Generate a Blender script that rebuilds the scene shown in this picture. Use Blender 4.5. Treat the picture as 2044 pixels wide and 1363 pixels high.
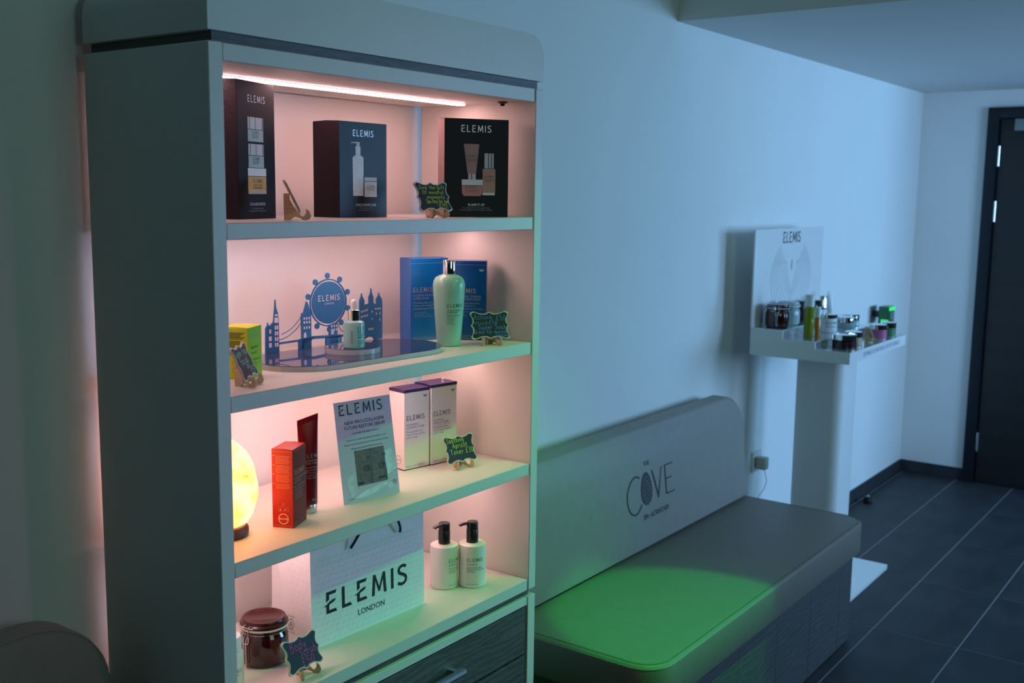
import bpy, bmesh, math, random
from mathutils import Vector, Matrix
from mathutils.geometry import tessellate_polygon
random.seed(7)
S = bpy.context.scene
C = S.collection
for o in list(bpy.data.objects): bpy.data.objects.remove(o)
PI = math.pi
def R(d): return math.radians(d)

# ------------------------------------------------------------------ camera
def aim(o, fwd, roll=0.0):
    f = Vector(fwd).normalized()
    r = f.cross(Vector((0, 0, 1))).normalized(); u = r.cross(f)
    r2 = math.cos(roll)*r + math.sin(roll)*u; u2 = -math.sin(roll)*r + math.cos(roll)*u
    m = Matrix((r2, u2, -f)).transposed()
    o.rotation_euler = m.to_euler()
YAW, PITCH, ROLL, FPX = R(53.9461), R(-7.9735), R(0.7545), 2129.37
cd = bpy.data.cameras.new('camera'); cam = bpy.data.objects.new('camera', cd); C.objects.link(cam)
cam.location = (-1.0768, -1.7214, 1.5627)
aim(cam, (math.sin(YAW)*math.cos(PITCH), math.cos(YAW)*math.cos(PITCH), math.sin(PITCH)), ROLL)
cd.sensor_width = 36; cd.lens = FPX/2044*36; cd.clip_start = .05
cd.dof.use_dof = True; cd.dof.focus_distance = 2.15; cd.dof.aperture_fstop = 5.6
S.camera = cam

# ------------------------------------------------------------------ world, lights, exposure
w = bpy.data.worlds.new('world'); S.world = w; w.use_nodes = True
bg = w.node_tree.nodes['Background']
bg.inputs[0].default_value = (.33, .66, .72, 1); bg.inputs[1].default_value = .012
S.view_settings.view_transform = 'Standard'; S.view_settings.look = 'None'
S.view_settings.gamma = 1; S.view_settings.exposure = 0; S.view_settings.use_curve_mapping = False

def area(name, loc, target, sx, sy, power, col):
    d = bpy.data.lights.new(name, 'AREA'); d.shape = 'RECTANGLE'; d.size = sx; d.size_y = sy; d.energy = power; d.color = col
    o = bpy.data.objects.new(name, d); C.objects.link(o); o.location = loc
    aim(o, Vector(target)-Vector(loc)); return o
def spot(name, loc, target, power, col, angle, blend, rad=.03):
    d = bpy.data.lights.new(name, 'SPOT'); d.energy = power; d.color = col; d.spot_size = R(angle); d.spot_blend = blend; d.shadow_soft_size = rad
    o = bpy.data.objects.new(name, d); C.objects.link(o); o.location = loc
    aim(o, Vector(target)-Vector(loc)); return o
area('daylight_window', (5.6, -4.4, 1.5), (2.0, 0, 1.2), 1.7, 1.4, 104, (.26, .585, 1.0))
area('door_wall_fill', (3.4, -3.3, 1.6), (5.2, -.7, 1.2), 1.2, 1.2, 52, (.34, .61, 1.0))  # added blue fill that brightens the door wall; no window stands here
GL = (1.25, -1.6, 2.6)
spot('green_spot_lamp', GL, (1.40, -.56, .45), 165, (.01, 1, .10), 18.5, .25, .02)
spot('green_wash_lamp', GL, (.85, -.4, .25), 74, (.01, 1, .10), 54, 1.0, .04)
spot('pink_wash_lamp', (.6, -2.0, 2.37), (.5, -.2, .8), 8, (1, .34, .80), 60, 1.0, .04)
area('green_room_fill', (.1, -3.7, 2.0), (1.6, 0, 1.3), 1.2, 1.2, 10, (.58, 1, .86))  # added soft green fill for left wall and soffit, not a real fixture

# ------------------------------------------------------------------ materials
def mat(name, col, rough=.5, metal=0, spec=.5, noise=0, nscale=60, bump=0, bscale=200, emit=0, ecol=None, trans=0, alpha=1, coat=0, ior=1.45, stretch=None, col2=None):
    m = bpy.data.materials.new(name); m.use_nodes = True
    n = m.node_tree; b = n.nodes['Principled BSDF']
    b.inputs['Base Color'].default_value = (*col, 1)
    b.inputs['Roughness'].default_value = rough; b.inputs['Metallic'].default_value = metal
    b.inputs['Specular IOR Level'].default_value = spec; b.inputs['IOR'].default_value = ior
    b.inputs['Transmission Weight'].default_value = trans; b.inputs['Alpha'].default_value = alpha
    b.inputs['Coat Weight'].default_value = coat; b.inputs['Coat Roughness'].default_value = .08
    if emit:
        b.inputs['Emission Color'].default_value = (*(ecol or col), 1); b.inputs['Emission Strength'].default_value = emit
    if noise or bump or col2:
        tc = n.nodes.new('ShaderNodeTexCoord'); mp = n.nodes.new('ShaderNodeMapping')
        n.links.new(tc.outputs['Object'], mp.inputs[0])
        if stretch: mp.inputs['Scale'].default_value = stretch
        nt = n.nodes.new('ShaderNodeTexNoise'); nt.inputs['Scale'].default_value = nscale; nt.inputs['Detail'].default_value = 5
        n.links.new(mp.outputs[0], nt.inputs['Vector'])
        if noise or col2:
            cr = n.nodes.new('ShaderNodeValToRGB')
            c2 = col2 or tuple(max(0, c*(1-noise)) for c in col); c1 = col if col2 else tuple(min(1, c*(1+noise)) for c in col)
            cr.color_ramp.elements[0].position = .32; cr.color_ramp.elements[1].position = .68
            cr.color_ramp.elements[0].color = (*c2, 1); cr.color_ramp.elements[1].color = (*c1, 1)
            n.links.new(nt.outputs['Fac'], cr.inputs[0]); n.links.new(cr.outputs[0], b.inputs['Base Color'])
        if bump:
            n2 = n.nodes.new('ShaderNodeTexNoise'); n2.inputs['Scale'].default_value = bscale; n2.inputs['Detail'].default_value = 4
            n.links.new(mp.outputs[0], n2.inputs['Vector'])
            bp = n.nodes.new('ShaderNodeBump'); bp.inputs['Strength'].default_value = bump; bp.inputs['Distance'].default_value = .002
            n.links.new(n2.outputs['Fac'], bp.inputs['Height']); n.links.new(bp.outputs[0], b.inputs['Normal'])
    return m
M = {}
M['wall'] = mat('wall_paint', (.80, .80, .79), .75, spec=.2, noise=.012, nscale=3, bump=.05, bscale=300)
M['ceil'] = mat('ceiling_paint', (.72, .72, .71), .85, spec=.1, noise=.01, nscale=2)
M['grout'] = mat('grey_grout', (.40, .41, .42), .9, noise=.1, nscale=80)
M['tile'] = mat('charcoal_tile', (.036, .038, .043), .52, spec=.35, noise=.28, nscale=3.5, bump=.15, bscale=45, stretch=(1, 2.2, 1))
M['lam'] = mat('cream_laminate', (.70, .69, .64), .42, spec=.4, noise=.01, nscale=40)
M['wood'] = mat('dark_wood_veneer', (.085, .075, .07), .5, spec=.35, nscale=9, stretch=(1, 6, 14), col2=(.020, .019, .020), bump=.2, bscale=30)
M['woodgrain'] = None
def grain(name, ca, cb, scale, stretch, rough=.5, dist=6):
    m = bpy.data.materials.new(name); m.use_nodes = True; n = m.node_tree; b = n.nodes['Principled BSDF']
    tc = n.nodes.new('ShaderNodeTexCoord'); mp = n.nodes.new('ShaderNodeMapping'); mp.inputs['Scale'].default_value = stretch
    n.links.new(tc.outputs['Object'], mp.inputs[0])
    wv = n.nodes.new('ShaderNodeTexWave'); wv.wave_type = 'BANDS'; wv.bands_direction = 'Z'
    wv.inputs['Scale'].default_value = scale; wv.inputs['Distortion'].default_value = dist; wv.inputs['Detail'].default_value = 3; wv.inputs['Detail Scale'].default_value = 1.2
    n.links.new(mp.outputs[0], wv.inputs['Vector'])
    nz = n.nodes.new('ShaderNodeTexNoise'); nz.inputs['Scale'].default_value = scale*30; nz.inputs['Detail'].default_value = 6
    mp2 = n.nodes.new('ShaderNodeMapping'); mp2.inputs['Scale'].default_value = (stretch[0]*.35, stretch[1]*.35, stretch[2]*3)
    n.links.new(tc.outputs['Object'], mp2.inputs[0]); n.links.new(mp2.outputs[0], nz.inputs['Vector'])
    mx = n.nodes.new('ShaderNodeMath'); mx.operation = 'MULTIPLY_ADD'; mx.inputs[1].default_value = .17
    n.links.new(wv.outputs['Fac'], mx.inputs[0])
    mm = n.nodes.new('ShaderNodeMath'); mm.operation = 'MULTIPLY'; mm.inputs[1].default_value = .95
    n.links.new(nz.outputs['Fac'], mm.inputs[0]); n.links.new(mm.outputs[0], mx.inputs[2])
    cr = n.nodes.new('ShaderNodeValToRGB'); cr.color_ramp.elements[0].position = .28; cr.color_ramp.elements[1].position = .80
    cr.color_ramp.elements[0].color = (*ca, 1); cr.color_ramp.elements[1].color = (*cb, 1)
    n.links.new(mx.outputs[0], cr.inputs[0]); n.links.new(cr.outputs[0], b.inputs['Base Color']); b.inputs['Roughness'].default_value = rough
    bp = n.nodes.new('ShaderNodeBump'); bp.inputs['Strength'].default_value = .15; bp.inputs['Distance'].default_value = .001
    n.links.new(mx.outputs[0], bp.inputs['Height']); n.links.new(bp.outputs[0], b.inputs['Normal'])
    return m
M['wood'] = grain('dark_wood_veneer', (.022, .021, .022), (.125, .118, .115), 3.2, (1.6, 1, 6.5), .5, 11)
M['plank'] = grain('dark_wood_plank', (.022, .020, .022), (.095, .09, .09), 3.0, (1.5, 1, 6.0), .55, 10)
M['doorwood'] = grain('black_brown_door_veneer', (.010, .009, .010), (.020, .018, .019), 5, (1, 4, .5), .5, 2)
M['ply'] = mat('birch_ply', (.55, .40, .24), .6, noise=.12, nscale=60, stretch=(1, 1, 6))
M['plydark'] = mat('laser_cut_edge', (.16, .07, .03), .7, noise=.2, nscale=100)
M['led'] = mat('led_strip_glow', (1, .75, .7), emit=25, ecol=(1, .54, .54))
M['alu'] = mat('led_channel', (.75, .74, .73), .4, metal=.6)
M['black'] = mat('black_plastic', (.012, .011, .012), .35)
M['chrome'] = mat('polished_chrome', (.86, .86, .87), .07, metal=1)
M['steel'] = mat('brushed_steel', (.55, .56, .58), .3, metal=1)
M['leather'] = mat('taupe_leatherette', (.20, .18, .15), .45, spec=.3, noise=.03, nscale=30, bump=.35, bscale=420)
M['leatherback'] = mat('taupe_leatherette_back', (.30, .275, .25), .5, spec=.4, noise=.03, nscale=30, bump=.3, bscale=420)
M['thread'] = mat('dark_thread', (.07, .065, .06), .7)
M['logo_dark'] = mat('dark_printed_ink', (.012, .018, .028), .5)
M['stone'] = mat('logo_stone_ink', (.02, .022, .022), .5)
M['stoneline'] = mat('logo_stone_line', (.20, .19, .175), .6)
M['white'] = mat('white_gloss_board', (.80, .80, .80), .3, spec=.5)
M['whiteplastic'] = mat('white_plastic', (.78, .77, .74), .35)
M['cream'] = mat('cream_plastic', (.80, .77, .68), .4)
M['mirror'] = mat('mirrored_acrylic', (.70, .74, .76), .12, metal=.75)
M['mblack'] = mat('matt_black_card', (.010, .009, .012), .48, spec=.2, bump=.05, bscale=120)
M['mnavy'] = mat('midnight_blue_card', (.012, .017, .030), .42, spec=.28)
M['mnavyside'] = mat('embossed_plum_card', (.022, .013, .020), .55, spec=.25, bump=.6, bscale=90)
M['silverink'] = mat('silver_ink', (.72, .73, .72), .35, metal=.2)
M['greyink'] = mat('grey_ink', (.30, .30, .30), .6)
M['lid'] = mat('printed_white_lid', (.70, .74, .74), .5)
M['mint'] = mat('printed_mint_jar', (.36, .48, .46), .5)
M['gold'] = mat('printed_gold_jar', (.62, .36, .08), .5)
M['amberlid'] = mat('printed_cream_jar', (.55, .45, .32), .5)
M['pinkjar'] = mat('printed_pink_jar', (.50, .22, .18), .5)
M['rosetube'] = mat('printed_rose_tube', (.36, .22, .21), .5)
M['peach'] = mat('printed_peach_bottle', (.48, .27, .18), .5)
M['photogrey'] = mat('printed_grey', (.10, .105, .11), .5)
M['photosilver'] = mat('printed_silver', (.55, .57, .56), .5)
M['ivory'] = mat('printed_ivory', (.68, .72, .72), .5, noise=.12, nscale=300)
M['blue1'] = mat('cobalt_carton', (.002, .16, .50), .28, spec=.6, coat=.3)
M['blue2'] = mat('deep_blue_carton', (.002, .075, .27), .3, spec=.6, coat=.3)
M['blueside'] = mat('carton_blue_side', (.03, .16, .50), .4)
M['paleink'] = mat('pale_grey_ink', (.30, .36, .44), .5)
M['goldink'] = mat('gold_ink', (.60, .45, .28), .35, metal=.3)
M['lime'] = mat('lime_green_carton', (.22, .55, .03), .4)
M['yellowlime'] = mat('yellow_lime_carton', (.60, .62, .02), .45)
M['olive'] = mat('olive_ink', (.10, .12, .01), .6)
M['seafoam'] = mat('seafoam_plastic', (.30, .60, .45), .32, spec=.5, coat=.15)
M['bottleink'] = mat('dark_green_ink', (.02, .06, .05), .5)
M['aqua'] = mat('frosted_aqua_glass', (.36, .72, .68), .25, spec=.5, trans=.25)
M['acrylic'] = mat('clear_acrylic', (.80, .82, .86), .12, trans=.45, ior=1.49)
M['acrylicblue'] = mat('tinted_acrylic_top', (.10, .12, .24), .04, metal=.6)
M['filmblue'] = mat('blue_printed_acrylic', (.030, .13, .29), .25, spec=.5)
M['filmwhite'] = mat('white_print_gap', (.72, .62, .68), .5)
M['card'] = mat('white_card', (.80, .79, .80), .45, spec=.4)
M['violet'] = mat('violet_carton_top', (.028, .015, .075), .4)
M['violetink'] = mat('violet_ink', (.035, .025, .11), .5)
M['violetpale'] = mat('pale_violet_ink', (.22, .20, .33), .5)
M['foil'] = mat('showcard_gloss', (.56, .58, .70), .16, spec=.8, coat=.5, bump=.25, bscale=160)
M['skin'] = mat('photo_skin_tone', (.145, .118, .094), .5, noise=.25, nscale=110)
M['skin2'] = mat('photo_skin_shade', (.080, .060, .048), .5, noise=.2, nscale=140)
M['eyedark'] = mat('photo_eye_dark', (.02, .017, .017), .5)
M['eyewhite'] = mat('photo_eye_white', (.12, .105, .09), .5)
M['holo'] = mat('showcard_serum_swirl', (.62, .70, .78), .2, noise=.2, nscale=40, coat=.4)
M['red'] = mat('scarlet_carton', (.40, .008, .006), .35)
M['maroon'] = mat('maroon_carton', (.14, .014, .018), .42, spec=.25)
M['peachink'] = mat('peach_ink', (.80, .36, .22), .5)
M['tubered'] = mat('oxblood_tube', (.15, .008, .014), .18, spec=.6, coat=.4)
M['jarred'] = mat('oxblood_glass', (.045, .002, .004), .1, spec=.7, coat=.5)
M['jarlid'] = mat('oxblood_glass_lid', (.05, .007, .009), .25, spec=.5)
M['gasket'] = mat('white_rubber', (.75, .70, .66), .6)
M['bag'] = mat('white_paper_bag', (.84, .86, .88), .5, noise=.015, nscale=40)
M['bagpat'] = mat('bag_monogram_ink', (.66, .69, .74), .5)
M['cord'] = mat('black_cord', (.008, .009, .012), .5)
M['saltbase'] = mat('dark_wood_base', (.06, .022, .016), .5, noise=.2, nscale=30)
def salt():
    m = bpy.data.materials.new('glowing_salt_crystal'); m.use_nodes = True; n = m.node_tree; b = n.nodes['Principled BSDF']
    tc = n.nodes.new('ShaderNodeTexCoord'); nt = n.nodes.new('ShaderNodeTexNoise'); nt.inputs['Scale'].default_value = 22; nt.inputs['Detail'].default_value = 6
    n.links.new(tc.outputs['Object'], nt.inputs['Vector'])
    cr = n.nodes.new('ShaderNodeValToRGB'); e = cr.color_ramp.elements
    e[0].position = .36; e[0].color = (1, .13, .008, 1); e[1].position = .60; e[1].color = (1, .44, .13, 1)
    x = e.new(.44); x.color = (1, .28, .045, 1)
    n.links.new(nt.outputs['Fac'], cr.inputs[0]); n.links.new(cr.outputs[0], b.inputs['Emission Color'])
    b.inputs['Emission Strength'].default_value = 4.4; b.inputs['Base Color'].default_value = (.8, .5, .3, 1); b.inputs['Roughness'].default_value = .6
    return m
M['salt'] = salt()
M['board'] = mat('chalkboard', (.020, .024, .030), .6)
M['boarddk'] = mat('chalkboard_plum', (.045, .030, .040), .65)
M['border'] = mat('painted_sign_rim', (.66, .68, .60), .5)
M['chalk_y'] = mat('yellow_chalk_pen', (.62, .80, .04), .5)
M['chalk_g'] = mat('mint_chalk_pen', (.10, .62, .38), .5)
M['chalk_b'] = mat('blue_chalk_pen', (.09, .30, .80), .5)
M['chalk_p'] = mat('pink_chalk_pen', (.80, .05, .36), .5)
M['doorframe'] = mat('blue_black_frame', (.010, .013, .020), .45, spec=.4)
M['greenbox'] = mat('green_acrylic', (.01, .12, .04), .2, spec=.6)
M['greenglow'] = mat('green_indicator', (.02, .9, .2), .3, emit=.5, ecol=(.03, 1, .15))
M['greyplate'] = mat('grey_metal_plate', (.22, .24, .24), .4, metal=.3)
M['plug'] = mat('cream_plug_plastic', (.55, .53, .42), .4)
M['glassclear'] = mat('clear_glass', (.55, .70, .68), .08, trans=.55)
M['oliveglass'] = mat('olive_oil_bottle', (.20, .26, .01), .15, spec=.6, coat=.3)
M['olivedark'] = mat('olive_oil_dark', (.07, .05, .01), .15, coat=.3)
M['orange'] = mat('amber_bottle', (.60, .19, .02), .18, coat=.3)
M['capwhite'] = mat('frosted_cap', (.66, .72, .70), .35)
M['maroonjar'] = mat('dark_plum_jar', (.035, .006, .012), .2, coat=.3)
M['beigejar'] = mat('beige_jar', (.40, .36, .22), .3)
M['pinkpot'] = mat('pink_pot', (.42, .11, .25), .3)
M['greenpot'] = mat('green_pot', (.06, .20, .09), .3)
M['creamjar'] = mat('white_cream_jar', (.70, .74, .76), .35)

# ------------------------------------------------------------------ mesh helpers
def obj(name, bm, m, parent=None, smooth=False, loc=None):
    me = bpy.data.meshes.new(name)
    bmesh.ops.recalc_face_normals(bm, faces=bm.faces) if smooth is not None else None
    bm.to_mesh(me); bm.free()
    if smooth:
        for p in me.polygons: p.use_smooth = True
        me.set_sharp_from_angle(angle=R(38))
    if m: me.materials.append(M[m] if isinstance(m, str) else m)
    o = bpy.data.objects.new(name, me); C.objects.link(o)
    if parent: o.parent = parent
    if loc: o.location = loc
    return o
def bx(bm, x0, x1, y0, y1, z0, z1, bev=0, seg=2):
    t = bmesh.new()
    v = [t.verts.new((x, y, z)) for z in (z0, z1) for y in (y0, y1) for x in (x0, x1)]
    for f in ((0, 2, 3, 1), (4, 5, 7, 6), (0, 1, 5, 4), (2, 6, 7, 3), (0, 4, 6, 2), (1, 3, 7, 5)): t.faces.new([v[i] for i in f])
    if bev: bmesh.ops.bevel(t, geom=t.edges[:], offset=bev, segments=seg, affect='EDGES', profile=.6)
    join(bm, t)
def join(bm, t, mtx=None):
    if mtx: bmesh.ops.transform(t, matrix=mtx, verts=t.verts)
    mp = {v: bm.verts.new(v.co) for v in t.verts}
    for f in t.faces:
        try: bm.faces.new([mp[v] for v in f.verts])
        except ValueError: pass
    t.free()
def box(name, dims, m, parent=None, bev=0, seg=2):
    bm = bmesh.new(); bx(bm, *dims, bev=bev, seg=seg); return obj(name, bm, m, parent, smooth=bool(bev))
def tris(pts):
    m = max(max(abs(a), abs(b)) for a, b in pts) or 1; c = (sum(a for a, b in pts)/len(pts), sum(b for a, b in pts)/len(pts))
    sc = max(max(abs(a-c[0]), abs(b-c[1])) for a, b in pts) or 1
    return tessellate_polygon([[Vector(((a-c[0])/sc, (b-c[1])/sc, 0)) for a, b in pts]])
def prism(poly, d0, d1, axis='y'):
    """extrude a 2D polygon (a,b) along axis: y -> (a,d,b); x -> (d,a,b); z -> (a,b,d)"""
    bm = bmesh.new()
    f = {'y': lambda a, b, d: (a, d, b), 'x': lambda a, b, d: (d, a, b), 'z': lambda a, b, d: (a, b, d)}[axis]
    A = [bm.verts.new(f(a, b, d0)) for a, b in poly]; B = [bm.verts.new(f(a, b, d1)) for a, b in poly]
    n = len(poly)
    for i in range(n): bm.faces.new((A[i], B[i], B[(i+1) % n], A[(i+1) % n]))
    if n <= 4: bm.faces.new(A); bm.faces.new(B[::-1])
    else:
        for q in tris(poly): bm.faces.new([A[i] for i in q]); bm.faces.new([B[i] for i in q[::-1]])
    return bm
def lathe(prof, seg=32, cx=0, cy=0, sx=1, sy=1):
    bm = bmesh.new(); rings = []
    for r, z in prof:
        if r < 1e-6: rings.append([bm.verts.new((cx, cy, z))])
        else: rings.append([bm.verts.new((cx+r*sx*math.cos(2*PI*i/seg), cy+r*sy*math.sin(2*PI*i/seg), z)) for i in range(seg)])
    for a, b in zip(rings, rings[1:]):
        for i in range(seg):
            j = (i+1) % seg
            if len(a) == 1 and len(b) == 1: continue
            if len(a) == 1: bm.faces.new((a[0], b[i], b[j]))
            elif len(b) == 1: bm.faces.new((a[i], a[j], b[0]))
            else: bm.faces.new((a[i], a[j], b[j], b[i]))
    return bm
def smoothpts(P, n=6, closed=False):
    P = [Vector(p) for p in P]
    if len(P) < 3: return P
    out = []; m = len(P); rng = range(m if closed else m-1)
    for i in rng:
        p0 = P[(i-1) % m] if closed or i > 0 else P[i]; p1 = P[i]; p2 = P[(i+1) % m]; p3 = P[(i+2) % m] if closed or i+2 < m else p2
        for k in range(n):
            t = k/n
            out.append(.5*((2*p1)+(-p0+p2)*t+(2*p0-5*p1+4*p2-p3)*t*t+(-p0+3*p1-3*p2+p3)*t**3))
    if not closed: out.append(P[-1])
    return out
def tube(path, r, seg=8, closed=False):
    bm = bmesh.new(); P = [Vector(p) for p in path]; rings = []; n = len(P); prev = None
    for i, p in enumerate(P):
        t = (P[(i+1) % n]-P[i-1]) if closed else (P[min(i+1, n-1)]-P[max(i-1, 0)])
        t.normalize()
        a = prev if prev else (Vector((0, 0, 1)) if abs(t.z) < .9 else Vector((1, 0, 0)))
        u = (a - t*a.dot(t)).normalized(); v = t.cross(u); prev = u
        rings.append([bm.verts.new(p+r*(math.cos(2*PI*k/seg)*u+math.sin(2*PI*k/seg)*v)) for k in range(seg)])
    for i in range(n if closed else n-1):
        a, b = rings[i], rings[(i+1) % n]
        for k in range(seg): bm.faces.new((a[k], a[(k+1) % seg], b[(k+1) % seg], b[k]))
    if not closed: bm.faces.new(rings[0][::-1]); bm.faces.new(rings[-1])
    return bm
def thing(name, label, cat, loc=(0, 0, 0), rotz=0, group=None):
    o = bpy.data.objects.new(name, None); C.objects.link(o); o.empty_display_size = .05
    o.location = loc; o.rotation_euler = (0, 0, R(rotz)); o['label'] = label; o['category'] = cat
    if group: o['group'] = group
    return o
def tag(o, label, cat, group=None):
    o['label'] = label; o['category'] = cat
    if group: o['group'] = group
    return o
def struct(o): o['kind'] = 'structure'; return o

# ------------------------------------------------------------------ printing: text, logo, handwriting as flat meshes on a plane
class Pl:
    """a flat print sheet: 2D coords (a,b) -> o + a*u + b*v (+ lift along n)"""
    def __init__(s, o, u, v, lift=.0004):
        s.o = Vector(o); s.u = Vector(u).normalized(); s.v = Vector(v).normalized(); s.n = s.u.cross(s.v).normalized(); s.l = lift; s.bm = bmesh.new()
    def P(s, a, b, k=1): return s.o + a*s.u + b*s.v + s.n*s.l*k
    def poly(s, pts, k=1):
        vs = [s.bm.verts.new(s.P(a, b, k)) for a, b in pts]
        if len(vs) <= 4: s.bm.faces.new(vs); return
        for t in tris(pts):
            if s.area(pts, t) > 0: s.bm.faces.new([vs[i] for i in t])
            else: s.bm.faces.new([vs[i] for i in t[::-1]])
    @staticmethod
    def area(p, t): return (p[t[1]][0]-p[t[0]][0])*(p[t[2]][1]-p[t[0]][1])-(p[t[2]][0]-p[t[0]][0])*(p[t[1]][1]-p[t[0]][1])
    def rect(s, a0, a1, b0, b1, k=1): s.poly([(a0, b0), (a1, b0), (a1, b1), (a0, b1)], k)
    def ell(s, a, b, ra, rb, k=1, n=28): s.poly([(a+ra*math.cos(2*PI*i/n), b+rb*math.sin(2*PI*i/n)) for i in range(n)], k)
    def ring(s, a, b, ra, rb, t, k=1, n=32):
        for i in range(n):
            c0, s0, c1, s1 = math.cos(2*PI*i/n), math.sin(2*PI*i/n), math.cos(2*PI*(i+1)/n), math.sin(2*PI*(i+1)/n)
            s.poly([(a+ra*c0, b+rb*s0), (a+ra*c1, b+rb*s1), (a+(ra-t)*c1, b+(rb-t)*s1), (a+(ra-t)*c0, b+(rb-t)*s0)], k)
    def line(s, pts, wd, k=1, sm=0, closed=False):
        if sm: pts = [(p.x, p.y) for p in smoothpts([(a, b, 0) for a, b in pts], sm, closed)]
        n = len(pts)
        if n < 2: return
        V = [Vector(p) for p in pts]; L = []
        for i in range(n):
            t = (V[min(i+1, n-1)]-V[max(i-1, 0)])
            if t.length < 1e-9: t = Vector((1, 0))
            t.normalize(); q = Vector((-t.y, t.x))*wd/2
            L.append((V[i]+q, V[i]-q))
        a = [[s.bm.verts.new(s.P(p.x, p.y, k)) for p in pr] for pr in L]
        for x, y in zip(a, a[1:]): s.bm.faces.new((x[1], y[1], y[0], x[0]))
    def text(s, st, a, b, size, align='LEFT', k=1, sx=1.0, font=None):
        cu = bpy.data.curves.new('t', 'FONT'); cu.body = st; cu.size = size; cu.align_x = align; cu.resolution_u = 2
        ob = bpy.data.objects.new('t', cu); me = bpy.data.meshes.new_from_object(ob)
        vs = [s.bm.verts.new(s.P(a+v.co.x*sx, b+v.co.y, k)) for v in me.vertices]
        for p in me.polygons:
            try: s.bm.faces.new([vs[i] for i in p.vertices])
            except ValueError: pass
        bpy.data.objects.remove(ob); bpy.data.curves.remove(cu); bpy.data.meshes.remove(me)
    def logo(s, a, b, h, k=1, track=.27, wide=1.0, bold=1.0):
        t = .12*bold
        EU = [(.05, .54), (.05, 1), (.60, 1), (.55, 1-t), (.05+t, 1-t), (.05+t, .64)]
        EL = [(-.10, .37), (.08, .44), (.23, .54), (.42, .60), (.58, .59), (.46, .60-t*.85), (.30, .585-t), (.05+t, .38), (.05+t, t), (.55, t), (.62, 0), (.05, 0), (.05, .345)]
        Lp = [(0, 0), (0, 1), (t, 1), (t, t), (.48, t), (.54, 0)]
        Mp = [(0, 0), (.08, 1), (.08+t*.85, 1), (.43, .36), (.78-t*.85, 1), (.78, 1), (.86, 0), (.86-t, 0), (.80-t, .70), (.47, .14), (.39, .14), (.06+t, .70), (t, 0)]
        Ip = [(0, 0), (0, 1), (t, 1), (t, 0)]
        x = 0
        for ch in 'ELEMIS':
            T = lambda pts: [(a+(x+px)*h*wide, b+py*h) for px, py in pts]
            if ch == 'E': s.poly(T(EU), k); s.poly(T(EL), k); x += .62+track
            elif ch == 'L': s.poly(T(Lp), k); x += .52+track
            elif ch == 'M': s.poly(T(Mp), k); x += .86+track
            elif ch == 'I': s.poly(T(Ip), k); x += .125+track
            else: s.line(T([(.52, .86), (.38, .94), (.18, .92), (.08, .78), (.14, .62), (.32, .52), (.48, .40), (.52, .24), (.42, .09), (.22, .06), (.03, .15)]), t*h, k, sm=4); x += .56
        return x*h*wide
    def hand(s, st, a, b, h, wd, k=1, sp=.20, slope=0, fit=None):
        x = 0; fx = 1
        if fit: fx = fit/(h*sum(.42 if c == ' ' else HAND[c][0]+sp for c in st))
        for ch in st:
            if ch == ' ': x += .42; continue
            wdt, strokes = HAND[ch]
            for q in strokes:
                s.line([(a+(x+px)*h*fx, b+(py+slope*(x+px))*h) for px, py in q], wd, k, sm=4 if len(q) > 2 else 0)
            x += wdt+sp
        return x*h
    def build(s, name, m, parent):
        o = obj(name, s.bm, m, parent, smooth=None)
        if any(k in name for k in ('lettering', 'print', 'handwriting', 'pattern', 'shade', 'lines', 'cutouts', 'tagline', 'gold')): o['kind'] = 'stuff'   # many tiny marks
        return o
o6 = [(.36, .55), (.2, .6), (.05, .45), (.04, .2), (.18, .02), (.36, .1), (.44, .34), (.36, .55)]
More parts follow.
